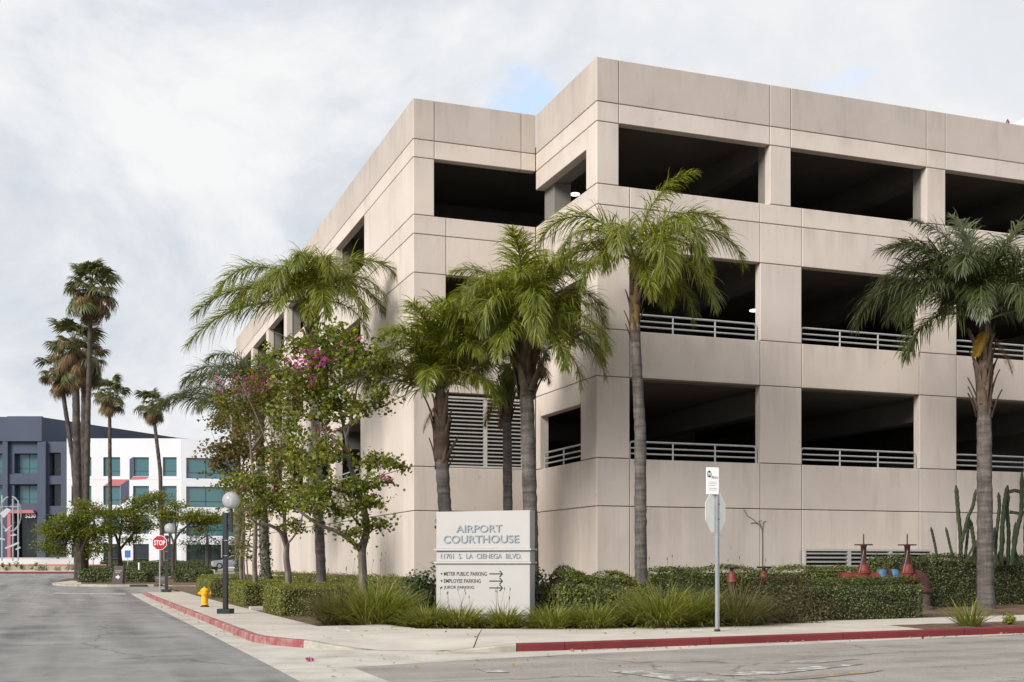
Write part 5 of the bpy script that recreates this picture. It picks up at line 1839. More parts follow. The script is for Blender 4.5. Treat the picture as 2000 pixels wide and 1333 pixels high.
MB().cbox(0.05, sgw - 0.05, 0.05, 0.30, -0.2, 0.20, 0.01).build('base', 'gutter_concrete', sg)
top = szz(998.5)
l1, l2 = szz(1074), szz(1099.5)
MB().cbox(0, sgw, 0, 0.36, l1 + 0.028, top, 0.01).build('upper_panel', 'sign_panel', sg)
MB().cbox(0, sgw, 0.012, 0.348, l2 + 0.028, l1 - 0.028, 0.01).build('address_panel', 'sign_panel', sg)
MB().cbox(0, sgw, 0, 0.36, 0.20, l2 - 0.028, 0.01).build('lower_panel', 'sign_panel', sg)
for z in (l1, l2):
    MB().cbox(-0.05, sgw + 0.05, -0.055, 0.415, z - 0.028, z + 0.028, 0.012).build('ledge', 'sign_trim', sg)
for k, x, y in (('AIRPORT', 892, 1040), ('COURTHOUSE', 866.5, 1061)):
    link('lettering', TXT[k], sg, (sx(x), -0.003, szz(y)))
link('lettering', TXT['ADDR'], sg, (sx(861), 0.009, szz(1091.5)))
for k, y in (('P1', 1125.2), ('P2', 1139.2), ('P3', 1152.5)):
    link('lettering', TXT[k], sg, (sx(867), -0.002, szz(y)))
    z = szz(y - 4)
    MB().cbox(sx(862) - 0.02, sx(862) + 0.022, -0.006, -0.001, z - 0.021, z + 0.021, 0.001).build('bullet', 'letter_black', sg)
    x0, x1, hh = sx(957), sx(984), 0.014
    MB().prism([(x0, z - hh), (x1 - 0.05, z - hh), (x1 - 0.115, z - 0.075), (x1 - 0.075, z - 0.08), (x1, z), (x1 - 0.075, z + 0.08), (x1 - 0.115, z + 0.075), (x1 - 0.05, z + hh), (x0, z + hh)], -0.006, -0.001).build('arrow', 'letter_black', sg)

# ------------------------------------------------------------------ bus stop pole with the back of a stop sign
bp0 = Vector((*P(1401, 1241, 24.95).xy, 0))
bz = gz(bp0.x, bp0.y) + 0.15
bs = thing('bus_stop_pole', 'grey square signpost with white bus stop panel above the back of a stop sign', 'sign post', (bp0.x, bp0.y, bz), R(38))
ppm = 24.95 / F


def bzz(py): return 1.6 + (YH - py) * ppm - bz


MB().cbox(-0.035, 0.035, -0.035, 0.035, 0, bzz(962), 0.006).build('pole', 'galvanised', bs)
MB().cbox(-0.027, 0.027, -0.027, 0.027, bzz(962), bzz(929), 0.005).build('pole_top', 'galvanised', bs)
MB().cbox(-0.05, 0.05, -0.05, 0.05, 0, 0.05, 0.01).build('foot', 'dark_rust', bs)
pz = bzz(1000)
oct_ = [(0.40 * math.cos(R(22.5 + 45 * i)) / math.cos(R(22.5)) * 0.94, pz + 0.43 * math.sin(R(22.5 + 45 * i)) / math.cos(R(22.5))) for i in range(8)]
sp_ = thing('stop_panel', None, None); sp_.parent = bs; sp_.rotation_euler = (0, 0, R(9))
MB().prism(oct_, 0.042, 0.048).build('panel', 'sign_back', sp_)
MB().prism([(x * 0.995, pz + (z - pz) * 0.995) for x, z in oct_], 0.0485, 0.051).build('face', 'sign_red', sp_)
for z in (0.16, -0.16):
    MB().lathe([(0.014, -0.05), (0.014, 0.05)], 8, (0, 0, pz + z), axis='y').build('bolt', 'dark_rust', sp_, smooth=True)
bpz0, bpz1 = bzz(966.5), bzz(914)
bpan = thing('bus_panel', None, None); bpan.parent = bs; bpan.location = (-0.06, -0.03, 0); bpan.rotation_euler = (0, 0, R(18 - 38))
w_ = 0.295
x_l = -w_ + 0.06
MB().cbox(x_l, x_l + w_, 0.0, 0.012, bpz0, bpz1, 0.004).build('panel', 'sign_white', bpan)
cx, cz = x_l + 0.068, bpz1 - 0.14
MB().lathe([(0.052, -0.002), (0.052, -0.0045)], 20, (0, 0, 0), axis='y').build('emblem', 'letter_black', bpan, (cx, 0, cz)).scale = (0.9, 1, 1.35)
o = link('letter', TXT['M'], bpan, (cx - 0.027, -0.0047, cz - 0.036)); o.scale = (0.49, 1, 0.55)
o = link('lettering', TXT['Metro'], bpan, (x_l + 0.12, -0.002, bpz1 - 0.235)); o.scale = (0.62, 1, 0.75)
for i, (y, w) in enumerate(((0.30, .17), (0.335, .19), (0.37, .15), (0.43, .19), (0.465, .17))):
    MB().box(x_l + 0.06, x_l + 0.06 + w, -0.003, -0.001, bpz1 - y - 0.010, bpz1 - y).build('print_line', 'sign_panel', bpan)
MB().box(x_l + w_ - 0.03, 0.06 + 0.02, 0.012, 0.03, bpz0 + 0.05, bpz0 + 0.09).box(x_l + w_ - 0.03, 0.06 + 0.02, 0.012, 0.03, bpz1 - 0.3, bpz1 - 0.26).build('bracket', 'galvanised', bpan)

# ------------------------------------------------------------------ fire valves
def wheel_mb(mb, c, R_, r, spokes=5):
    n = 22
    mb.tube([(c[0] + R_ * math.cos(2 * math.pi * i / n), c[1] + R_ * math.sin(2 * math.pi * i / n), c[2]) for i in range(n + 1)], r, 6, caps=False)
    for k in range(spokes):
        a = 2 * math.pi * k / spokes + 0.3
        mb.tube([(c[0], c[1], c[2]), (c[0] + R_ * math.cos(a), c[1] + R_ * math.sin(a), c[2])], r * 0.8, 5)
    mb.lathe([(0.05, -0.03), (0.05, 0.03)], 10, c)
    return mb


def small_valve(label, px, Y, ytop, ymid):
    p = gnd(px, Y)
    t = thing('post_valve', label, 'fire valve', p, 0, 'small red valves with handwheels in the hedge')
    k = Y / F
    zt = 1.6 + (YH - ytop) * k - p.z
    z1 = zt - 0.30
    MB().lathe([(0.10, 0), (0.10, 0.05), (0.075, 0.06), (0.07, z1 - 0.12), (0.10, z1 - 0.1), (0.10, z1 - 0.06)], 14).build('post', 'dark_rust', t, smooth=True)
    MB().lathe([(0.13, z1 - 0.06), (0.13, z1 - 0.03), (0.115, z1), (0.10, z1 + 0.09), (0.065, z1 + 0.19), (0.045, z1 + 0.21)], 14).build('bonnet', 'rust_red', t, smooth=True)
    MB().lathe([(0.04, z1 + 0.21), (0.04, zt - 0.02), (0.07, zt)], 8).build('stem', 'black_paint', t)
    wheel_mb(MB(), (0, 0, zt), 0.16, 0.028).build('handwheel', 'black_paint', t, smooth=True)


small_valve('small red valve with dark handwheel just right of the bus stop pole', 1429.5, 29.9, 1109, 1128)
small_valve('small red valve with dark handwheel below the dry creeper stem', 1492, 30.6, 1108.5, 1130)

bfy = 35.4
b0 = gnd(1772, bfy)
bf = thing('backflow_assembly', 'big red backflow valve assembly with two handwheels, blue covers and elbow pipe', 'fire valve', b0, R(8))
kk = bfy / F
def bfz(y): return 1.6 + (YH - y) * kk - b0.z
pz_ = bfz(1128)
dxv = (1683 - 1772) * kk / math.cos(R(8))
MB().tube([(dxv - 0.75, 0, pz_), (0.25, 0, pz_)], 0.15, 14).build('pipe', 'rust_red', bf, smooth=True)
for i, x in enumerate((0.0, dxv)):
    vb = MB().lathe([(0.17, -0.17), (0.17, -0.13), (0.14, -0.12), (0.17, -0.02), (0.17, 0.02), (0.14, 0.12), (0.17, 0.13), (0.17, 0.17)], 16, (x, 0, pz_), axis='x')
    vb.lathe([(0.15, pz_ - 0.05), (0.17, pz_ + 0.10), (0.20, pz_ + 0.12), (0.20, pz_ + 0.17), (0.17, pz_ + 0.19), (0.15, pz_ + 0.33), (0.10, pz_ + 0.40)], 16, (x, 0, 0))
    v = vb.build('gate_valve', 'rust_red', bf, smooth=True)
    zt = bfz(1066)
    MB().box(x - 0.075, x - 0.045, -0.03, 0.03, pz_ + 0.38, zt - 0.02).box(x + 0.045, x + 0.075, -0.03, 0.03, pz_ + 0.38, zt - 0.02).lathe([(0.085, pz_ + 0.36), (0.075, pz_ + 0.60), (0.06, zt - 0.10), (0.09, zt - 0.04), (0.09, zt)], 12, (x, 0, 0)).build('yoke', 'dark_rust', v, smooth=True)
    wheel_mb(MB(), (x, 0, zt + 0.02), 0.25, 0.02, 5).build('handwheel', 'dark_rust', v, smooth=True)
    MB().lathe([(0.022, zt), (0.022, bfz(1044))], 8, (x, 0, 0)).build('stem', 'pipe_grey', v)
    MB().tube([(x - 0.2, -0.13, pz_ + 0.12), (x - 0.10, -0.15, pz_ + 0.6), (x - 0.05, -0.12, zt - 0.15)], 0.008, 5).build('chain', 'galvanised', v)
for x in (-0.42, -0.80):
    MB().lathe([(0.0, 0.17), (0.10, 0.16), (0.155, 0.10), (0.17, 0.0), (0.17, -0.12), (0.155, -0.2)], 16, (x, 0, pz_ + 0.08)).build('check_cover', 'tarp_blue', bf, smooth=True)
MB().lathe([(0.2, -0.02), (0.2, 0.02)], 16, (-0.62, 0, pz_ + 0.10), axis='x').build('flange', 'dark_rust', bf, smooth=True)
ex = []
for i in range(9):
    a = R(90 * i / 8)
    ex.append((0.20 + 0.30 * math.sin(a), 0, pz_ - 0.27 + 0.30 * math.cos(a)))
MB().tube(ex + [(0.50, 0, pz_ - 0.36)], 0.21, 16).build('elbow', 'dark_rust', bf, smooth=True)
MB().lathe([(0.29, pz_ - 0.42), (0.29, pz_ - 0.35), (0.21, pz_ - 0.34), (0.21, pz_ - 0.36)], 16, (0.50, 0, 0)).build('flange', 'dark_rust', bf, smooth=True)
MB().lathe([(0.33, -0.05), (0.33, 0.05), (0.28, 0.07), (0.21, 0.1), (0.20, pz_ - 0.43), (0.29, pz_ - 0.431), (0.29, pz_ - 0.44)], 16, (0.50, 0, 0)).build('riser', 'pipe_grey', bf, smooth=True)
MB().lathe([(0.12, -0.1), (0.12, pz_)], 12, (dxv - 0.72, 0, 0)).build('riser', 'pipe_grey', bf, smooth=True)


# ------------------------------------------------------------------ street furniture, left street
def lamp_post(label, px, py, Y, hgt):
    X = (px - 1000) / F * Y
    p = Vector((X, Y, gz(X, Y) + 0.15))
    t = thing('lamp_post', label, 'street lamp', p, R(-6), 'black globe lamp posts on the left sidewalk')
    MB().cbox(-0.2, 0.2, -0.2, 0.2, 0, 0.145, 0.012).build('base', 'black_paint', t)
    MB().cbox(-0.068, 0.068, -0.068, 0.068, 0.14, hgt - 0.62, 0.012).build('post', 'black_paint', t)
    MB().cbox(0.068, 0.125, -0.03, 0.03, hgt - 0.78, hgt - 0.66, 0.004).cbox(0.068, 0.125, -0.03, 0.03, hgt - 1.05, hgt - 0.95, 0.004).build('arm', 'black_paint', t)
    MB().cbox(0.125, 0.215, -0.045, 0.045, hgt - 1.18, hgt - 0.53, 0.01).build('lantern_stem', 'black_paint', t)
    gx = 0.17
    prof = [(0.26 * math.sin(a) + 0.001, hgt - 0.26 - 0.26 * math.cos(a)) for a in np.linspace(0.3, math.pi - 0.001, 14)]
    gb = MB().lathe(prof, 22, (gx, 0, 0)).build('globe', 'clear_globe', t, smooth=True)
    MB().lathe([(0.055, hgt - 0.53), (0.055, hgt - 0.44), (0.03, hgt - 0.43)], 12, (gx, 0, 0)).build('socket', 'black_paint', gb, smooth=True)
    MB().lathe([(0.028, hgt - 0.42), (0.05, hgt - 0.36), (0.055, hgt - 0.26), (0.03, hgt - 0.2), (0.004, hgt - 0.19)], 10, (gx, 0, 0)).build('lamp', 'sign_white', gb, smooth=True)
    sgn = MB().cbox(-0.078, -0.070, -0.15, 0.15, hgt - 1.95, hgt - 1.38, 0.002).build('plate', 'sign_white', t)
    tag(sgn, 'white and red plate on the post side')
    MB().box(-0.0805, -0.0785, -0.13, 0.13, hgt - 1.80, hgt - 1.62).build('band', 'sign_red', sgn)
    MB().box(-0.0725, 0.0725, -0.0725, 0.0725, hgt - 1.90, hgt - 1.88).box(-0.0725, 0.0725, -0.0725, 0.0725, hgt - 1.45, hgt - 1.43).build('strap', 'galvanised', t)
    return t


lamp_post('black lamp post with clear globe right beside the yellow hydrant', 440.5, 1199, 35.25, 3.60)
lamp_post('smaller looking farther black globe lamp post next to the red stop sign', 325, 1158, 61.0, 3.52)

ss_p = Vector((*P(312, 1158, 60.0).xy, 0)); ss_p.z = gz(ss_p.x, ss_p.y) + 0.15
ss = thing('stop_sign', 'red octagonal stop sign on a thin steel post at the far corner', 'stop sign', ss_p, R(4))
kz = 60.0 / F
zc = 1.6 + (YH - 1060.5) * kz - ss_p.z
MB().cbox(-0.03, 0.03, -0.02, 0.02, 0, zc + 0.3, 0.004).build('post', 'galvanised', ss)
oc = lambda r: [(r * math.cos(R(22.5 + 45 * i)) / math.cos(R(22.5)), zc + r * math.sin(R(22.5 + 45 * i)) / math.cos(R(22.5))) for i in range(8)]
MB().prism(oc(0.36), -0.035, -0.025).build('plate', 'sign_white', ss)
MB().prism(oc(0.335), -0.039, -0.0355).build('face', 'sign_red', ss)
link('lettering', TXT['STOP'], ss, (-0.275, -0.0395, zc - 0.125))

hp = Vector((*P(400, 1186, 40.7).xy, 0)); hp.z = gz(hp.x, hp.y) + 0.15
hy = thing('fire_hydrant', 'yellow fire hydrant on the left sidewalk', 'fire hydrant', hp, R(10))
MB().lathe([(0.15, 0), (0.15, 0.035), (0.105, 0.04), (0.10, 0.07)], 16).build('flange', 'dark_rust', hy, smooth=True)
MB().lathe([(0.14, 0.07), (0.14, 0.10), (0.11, 0.11), (0.108, 0.40), (0.13, 0.41), (0.135, 0.52), (0.15, 0.53), (0.15, 0.57)], 18).build('barrel', 'hydrant_yellow', hy, smooth=True)
MB().lathe([(0.145, 0.57), (0.13, 0.60), (0.09, 0.635), (0.035, 0.65), (0.03, 0.69)], 18).build('bonnet', 'hydrant_yellow', hy, smooth=True)
for ax, sgn_, r in (('x', 1, 0.06), ('x', -1, 0.06), ('y', -1, 0.075)):
    prof = [(r * 0.9, 0.09 * sgn_), (r * 0.9, 0.16 * sgn_), (r, 0.165 * sgn_), (r, 0.20 * sgn_), (0.02, 0.21 * sgn_), (0.02, 0.235 * sgn_)]
    MB().lathe(prof, 12, (0, 0, 0.465), axis=ax).build('outlet', 'hydrant_yellow', hy, smooth=True)

# low stone and drain block at the walk edge by the first hedge
st_p = UV(5.62, 39.0); st_p.z = gz(st_p.x, st_p.y) + 0.10
o = MB().cbox(-0.22, 0.22, -0.15, 0.15, 0, 0.14, 0.02).build('valve_box', 'gutter_concrete', None, st_p, TH)
tag(o, 'small concrete valve box in the soil gap between two clipped hedges', 'valve box')

# fallen leaves
g = np.random.default_rng(77)
C = []
for i in range(230):
    k = g.random()
    if k < 0.45:
        u, v = g.uniform(8.5, 30), 20.3 - abs(g.normal(0, 0.25)); h = 0.012
    elif k < 0.65:
        u, v = 3.45 - abs(g.normal(0, 0.18)), g.uniform(26, 50); h = 0.012
    elif k < 0.8:
        u, v = g.uniform(3.4, 9), g.uniform(16.5, 20.5); h = 0.012
    else:
        u, v = g.uniform(3.8, 14), g.uniform(21.5, 27); h = 0.165
        if (u - KC[0]) ** 2 + (v - KC[1]) ** 2 > 22 and u < 8.5: continue
    p = UV(u, v); C.append((p.x, p.y, gz(p.x, p.y) + h + 0.01))
C = np.array(C)
N = g.normal(0, 0.3, (len(C), 3)); N[:, 2] += 1
V, T = leaves(C, N, g.uniform(0.05, 0.11, len(C)), 0.6, 0.3, 0, g)
tag(link('fallen_leaves', npmesh('fallen_leaves', V, T, 'litter')), kind='stuff')
fp = on_road(601, 1293)
V, T = leaves(np.array([(fp.x + g.normal(0, .05), fp.y + g.normal(0, .05), gz(fp.x, fp.y) + 0.04) for _ in range(8)]), g.normal(0, 1, (8, 3)), np.full(8, 0.10), 0.6, 0.2, 0, g)
tag(link('fallen_flower', npmesh('fallen_flower', V, T, 'orchid_flower')), 'crushed pink flower lying on the concrete gutter at the corner', 'flower')

# ------------------------------------------------------------------ far left: island, trees, palms
def island_sheet(name, pts, mat, dz, kerbmat=None, h=0.15):
    """raised planting island: pixel outline on the ground"""
    q = [on_road(x, y) for x, y in pts]
    vs = [(p.x, p.y, gz(p.x, p.y) + h) for p in q] + [(p.x, p.y, gz(p.x, p.y) - 0.1) for p in q]
    n = len(q)
    c = sum((Vector(v) for v in vs[:n]), Vector()) / n
    ins = [tuple(c + (Vector(v) - c) * 0.985) for v in vs[:n]]
    mb = MB().add(vs + ins, [(i, (i + 1) % n, (i + 1) % n + n, i + n) for i in range(n)] + [(i, i + 2 * n, (i + 1) % n + 2 * n, (i + 1) % n) for i in range(n)], 1)
    mb.add(ins, [tuple(range(n))], 0)
    return tag(mb.build(name, [mat, kerbmat or 'kerb_concrete']), kind='structure')


def far(x, Y, dz=0.1):
    X = (x - 1000) / F * Y
    return Vector((X, Y, gz(X, Y) + dz))


def poly_struct(name, pts, mat, h0, h1, kmat=None):
    vs = [(p.x, p.y, gz(p.x, p.y) + h1) for p in pts] + [(p.x, p.y, gz(p.x, p.y) + h0) for p in pts]
    n = len(pts)
    mb = MB().add(vs, [tuple(range(n))], 0).add(vs, [(i, i + n, (i + 1) % n + n, (i + 1) % n) for i in range(n)], 1)
    return tag(mb.build(name, [mat, kmat or mat]), kind='structure')


isl = [far(102, 79), far(125, 76.5), far(210, 75.5), far(300, 76), far(318, 78), far(310, 90), far(240, 95), far(130, 92)]
poly_struct('island', isl, 'soil', -0.1, 0.15, 'kerb_concrete')
poly_struct('island_walk', [far(104, 79.5), far(126, 77), far(158, 76.6), far(160, 83), far(140, 85)], 'sidewalk_concrete', 0.02, 0.157)
isl2 = [far(318, 76.5), far(336, 73), far(398, 73), far(412, 78), far(400, 96), far(330, 96)]
poly_struct('island', isl2, 'soil', -0.1, 0.15, 'kerb_concrete')
# kerb and banks beyond the road
poly_struct('far_kerb', [far(-20, 118), far(146, 118), far(150, 120), far(-20, 120)], 'red_kerb_paint', -0.1, 0.16)
poly_struct('far_bank', [far(-30, 120), far(420, 120), far(420, 131), far(-30, 131)], 'sidewalk_concrete', -0.1, 0.17, 'kerb_concrete')
pw = thing('planter_wall', 'low tan planter wall behind the red far kerb', 'wall', far(60, 127), 0)
MB().cbox(-6.2, 8.0, 0, 0.3, 0, 0.62, 0.02).build('wall_face', 'planter_wall', pw)
MB().cbox(-6.25, 8.05, -0.05, 0.35, 0.62, 0.72, 0.02).build('coping', 'accent_red', pw)
lw = thing('low_wall', 'pale low wall in front of the navy office building', 'wall', far(70, 138), 0)
MB().cbox(-8.5, 6.6, 0, 0.3, 0, 1.25, 0.02).build('wall_face', 'low_wall', lw)
MB().cbox(-8.55, 6.65, -0.04, 0.34, 1.25, 1.36, 0.02).build('coping', 'low_wall', lw)
# car park behind the islands reads as pale asphalt
poly_struct('parking_lot', [far(150, 131), far(520, 131), far(540, 148), far(150, 148)], 'asphalt', -0.05, 0.02)

HF = 'dark clipped hedges around the far islands'
def far_hedge(label, x0, x1, Y, depth, ytop, seed, mat='hedge_leaf_dark', size=(0.09, 0.15), dens=230):
    a, b = far(x0, Y), far(x1, Y)
    c = (a + b) / 2
    z1 = H + (YH - ytop) * Y / F
    hedge(label, 0, 0, 0, 0, z1, mat, dens, size, seed, group=HF, loc=(c.x, c.y + depth / 2, c.z), rz=0, dims=((b - a).length, depth), round_=0.2, wob=0.06)


far_hedge('dark clipped hedge on the near island left of the low arrow sign', 150, 224, 80, 1.6, 1114, 61)
far_hedge('dark clipped hedge on the near island right of the low arrow sign', 243, 289, 80, 1.6, 1114.5, 62)
far_hedge('dark clipped hedge on the island to the right of the stop sign', 337, 405, 80, 1.8, 1113, 63)
far_hedge('long low hedge line behind the near island', 165, 400, 100, 1.2, 1107, 64)
far_hedge('long hedge at the foot of the white office building', 195, 420, 128, 1.2, 1096, 65)

# low arrow sign
ap = far(229, 77.6)
asn = thing('arrow_sign', 'low dark sign panel with a pale arrow between two island hedges', 'sign', ap, R(-8))
MB().add([(-0.42, 0, 0), (0.34, 0, 0), (0.34, 0.35, 0), (-0.42, 0.35, 0), (-0.20, 0, 1.2), (0.44, 0, 1.2), (0.44, 0.2, 1.2), (-0.2, 0.2, 1.2)],
         [(0, 3, 2, 1), (4, 5, 6, 7), (0, 1, 5, 4), (1, 2, 6, 5), (2, 3, 7, 6), (3, 0, 4, 7)]).build('panel', 'brown_sign', asn)
MB().prism([(-0.1, 0.40), (0.03, 0.40), (0.03, 0.30), (0.2, 0.47), (0.03, 0.64), (0.03, 0.54), (-0.1, 0.54)], -0.012, -0.002).build('arrow', 'low_wall', asn)
MB().box(-0.15, 0.32, -0.01, -0.002, 0.86, 0.91).box(-0.15, 0.22, -0.01, -0.002, 0.75, 0.80).build('print_line', 'planter_wall', asn)


def canopy_tree(label, base, trunk, pads, seed, leafm='canopy_leaf', per=150, sig=0.46, size=(0.15, 0.28)):
    g = np.random.default_rng(seed)
    base = Vector(base)
    t = thing('canopy_tree', label, 'tree', base, 0, 'spreading trees on the far islands')
    mb = MB()
    for pts, r0, r1 in trunk:
        limb(mb, [Vector(p) - base for p in pts], r0, r1, 7)
    tips = [Vector(l[0][-1]) - base for l in trunk]
    C = []
    for c, r, n in pads:
        c = Vector(c) - base
        e = min(tips, key=lambda q: (q - c).length)
        mb.tube([e, e.lerp(c, .5) - Vector((0, 0, .1)), c], [0.06, 0.045, 0.02], 5)
        for k in range(n):
            q = g.normal(size=3); q /= np.linalg.norm(q); q *= g.random() ** 0.4
            pc = np.array(c) + q * np.array(r)
            m = int(per * g.uniform(.6, 1.3))
            C.append(pc + g.normal(0, sig, (m, 3)) * np.array([1, 1, 0.38]))
    mb.build('trunk', 'fan_bark', t, smooth=True)
    C = np.concatenate(C)
    N = g.normal(0, 0.5, C.shape); N[:, 2] += 0.8
    V, T = leaves(C, N, g.uniform(*size, len(C)), 0.45, 0.2, 0.3, g)
    link('foliage', npmesh('foliage', V, T, leafm), t)


YT = 86
def Q(x, y, Y=YT): return P(x, y, Y)
canopy_tree('broad olive green tree with layered crown at the left of the near island', far(158, YT), [
    ([far(158, YT, 0), Q(157, 1090), Q(150, 1060), Q(138, 1040)], 0.28, 0.12), ([Q(157, 1085), Q(170, 1050), Q(185, 1020)], 0.18, 0.08), ([Q(154, 1070), Q(158, 1040), Q(150, 1015)], 0.14, 0.06)],
    [(Q(110, 1040), (1.2, 1.2, 0.8), 10), (Q(140, 1015), (1.4, 1.3, 0.6), 11), (Q(175, 1005), (1.4, 1.3, 0.6), 10), (Q(150, 1050), (1.6, 1.4, 0.8), 13), (Q(100, 1065), (0.8, 0.8, 0.6), 6), (Q(190, 1045), (1.2, 1.2, 0.8), 10), (Q(95, 1030), (0.8, .8, .35), 4), (Q(165, 985), (0.6, .6, .4), 3), (Q(120, 1080), (0.5, .5, .3), 3), (Q(195, 1075), (0.6, 0.6, 0.5), 4)], 71)
canopy_tree('light branched tree standing behind the low arrow sign', far(238, 90), [
    ([far(238, 90, 0), P(234, 1090, 90), P(232, 1065, 90), P(222, 1035, 90)], 0.22, 0.08), ([P(233, 1075, 90), P(250, 1055, 90), P(268, 1035, 90)], 0.12, 0.05), ([P(232, 1068, 90), P(236, 1030, 90), P(240, 1000, 90)], 0.10, 0.04)],
    [(P(225, 1005, 90), (1.3, 1.2, 0.5), 9), (P(255, 1000, 90), (1.1, 1.1, 0.45), 7), (P(285, 985, 91), (1.3, 1.2, 0.6), 9), (P(300, 975, 91), (0.9, 0.9, 0.5), 6), (P(240, 1030, 90), (1.1, 1.0, 0.5), 7), (P(275, 1015, 90), (0.9, 0.9, 0.4), 5), (P(210, 1030, 90), (0.8, .8, .4), 4), (P(290, 1030, 90), (.8, .8, .5), 4), (P(265, 1055, 90), (.7, .7, .35), 3)], 72)
canopy_tree('thin stemmed spreading tree behind the stop sign and farther lamp', far(338, 88), [
    ([far(338, 88, 0), P(338, 1090, 88), P(340, 1060, 88), P(352, 1040, 88), P(375, 1020, 88)], 0.16, 0.06), ([P(340, 1065, 88), P(332, 1040, 88), P(322, 1015, 88)], 0.09, 0.04), ([P(341, 1060, 88), P(345, 1035, 88), P(350, 1012, 88)], 0.07, 0.03)],
    [(P(360, 1012, 88), (1.4, 1.2, 0.4), 9), (P(395, 1012, 88), (1.2, 1.1, 0.45), 8), (P(325, 1005, 88), (1.0, 1.0, 0.45), 6), (P(420, 1015, 89), (0.8, 0.9, 0.5), 5), (P(340, 990, 88), (0.6, .7, .3), 3), (P(385, 1035, 88), (.8, .8, .25), 3)], 73)
canopy_tree('small dark conifer like tree with layered tip in front of the white office', far(343, 118), [([far(343, 118, 0), P(343, 1050, 118), P(343, 985, 118)], 0.15, 0.03)],
    [(P(343, 992, 118), (0.5, .5, .25), 2), (P(343, 1005, 118), (0.8, .8, .2), 3), (P(343, 1020, 118), (1.1, 1.1, .25), 4), (P(343, 1040, 118), (1.3, 1.3, .4), 6)], 74, leafm='shrub_leaf', per=40, sig=0.25)
canopy_tree('dark leafy tree in the car park before the white office right wing', far(405, 122), [([far(405, 122, 0), P(405, 1060, 122), P(405, 1045, 122)], 0.2, 0.1)],
    [(P(405, 1055, 122), (2.2, 1.6, 1.0), 12), (P(375, 1062, 122), (1.4, 1.2, 0.8), 7), (P(435, 1060, 122), (1.6, 1.2, .9), 7)], 75, leafm='shrub_leaf', per=60, sig=0.4)


# fan palms
def fan_mesh(seed, dead=False):
    g = np.random.default_rng(seed)
    V, T, mi = [], [], []
    # petiole
    L = 1.05
    for i in range(5):
        t = i / 4
        for k in range(3):
            a = 2 * math.pi * k / 3
            V.append((L * t, 0.03 * math.cos(a) * (1 - .5 * t), 0.03 * math.sin(a) * (1 - .5 * t) - 0.10 * t * t))
    for i in range(4):
        for k in range(3):
            a, b, c, d = i * 3 + k, i * 3 + (k + 1) % 3, (i + 1) * 3 + (k + 1) % 3, (i + 1) * 3 + k
            T += [(a, b, c), (a, c, d)]; mi += [1, 1]
    hub = np.array([L, 0, -0.10])
    n = 22
    for j in range(n):
        a = R(-105 + 210 * (j + g.uniform(-.2, .2)) / (n - 1))
        l = 0.85 * (1 - 0.22 * abs(a) / 1.8) * g.uniform(0.85, 1.1)
        if dead: a *= 0.7
        d = np.array([math.cos(a), math.sin(a), g.normal(0, .06)])
        sd = np.array([-math.sin(a), math.cos(a), 0])
        w = 0.062 * (0.45 if dead else 1)
        k0 = len(V)
        zz = (0.03 if j % 2 else -0.03)
        p1 = hub + d * l * 0.5 + np.array([0, 0, zz - 0.05]); p2 = hub + d * l * 0.8 + np.array([0, 0, -0.18 - 0.08 * g.random()]); p3 = hub + d * l * 0.97 + np.array([0, 0, -0.45 - 0.18 * g.random()])
        V += [tuple(hub), tuple(p1 + sd * w), tuple(p1 - sd * w), tuple(p2 + sd * w * .6), tuple(p2 - sd * w * .6), tuple(p3)]
        T += [(k0, k0 + 1, k0 + 2), (k0 + 1, k0 + 3, k0 + 4), (k0 + 1, k0 + 4, k0 + 2), (k0 + 3, k0 + 5, k0 + 4)]; mi += [0] * 4
    return npmesh('frond', V, T, ['dead_frond', 'dead_rachis'] if dead else ['fan_green', 'rachis'], mi)


FANS = [fan_mesh(s) for s in range(3)]
DEAD = [fan_mesh(s + 9, True) for s in range(3)]


def fan_palm(label, base, top, cr, r0, r1, mid=None, seed=1, ng=34, ndead=22, long_=1.0):
    base, top = Vector(base), Vector(top)
    t = thing('fan_palm', label, 'palm tree', base, 0, 'tall fan palms beyond the left street')
    g = random.Random(seed)
    rel = top - base
    trunk_mb([Vector((0, 0, -.2))] + ([Vector(mid) - base] if mid else []) + [rel], [r0] + ([(r0 + r1) / 2] if mid else []) + [r1], seg=10, rings=False, flare=0.12, gseed=seed).build('trunk', 'fan_bark', t, smooth=True)
    s0 = cr / 1.75
    ng = int(ng * 1.7)
    for i in range(ng):
        q = i / (ng - 1)
        e = 78 - 128 * q + g.uniform(-12, 12)
        az = i * 2.39996 + g.uniform(-.25, .25)
        o = link('frond', FANS[i % 3], t, rel + Vector((0, 0, 0.15 * s0 - 0.75 * q * s0 * long_)))
        o.rotation_euler = (g.uniform(-.4, .4), -R(e), az)
        s = s0 * (g.uniform(0.95, 1.3), g.uniform(0.7, 0.95), g.uniform(0.45, 0.7))[i % 3] * (0.8 if e > 55 else 1.0)
        o.scale = (s, s, s)
    ndead = int(ndead * 1.9)
    for i in range(ndead):
        q = i / max(1, ndead - 1)
        e = -8 - 62 * q + g.uniform(-20, 20)
        az = i * 2.39996 + 1.0 + g.uniform(-.3, .3)
        o = link('frond', DEAD[i % 3], t, rel + Vector((0, 0, (-0.2 - 0.7 * q * long_) * s0)))
        o.rotation_euler = (g.uniform(-.5, .5), -R(e), az)
        s = s0 * g.uniform(0.7, 1.15)
        o.scale = (s, s * 0.7, s)
    return t


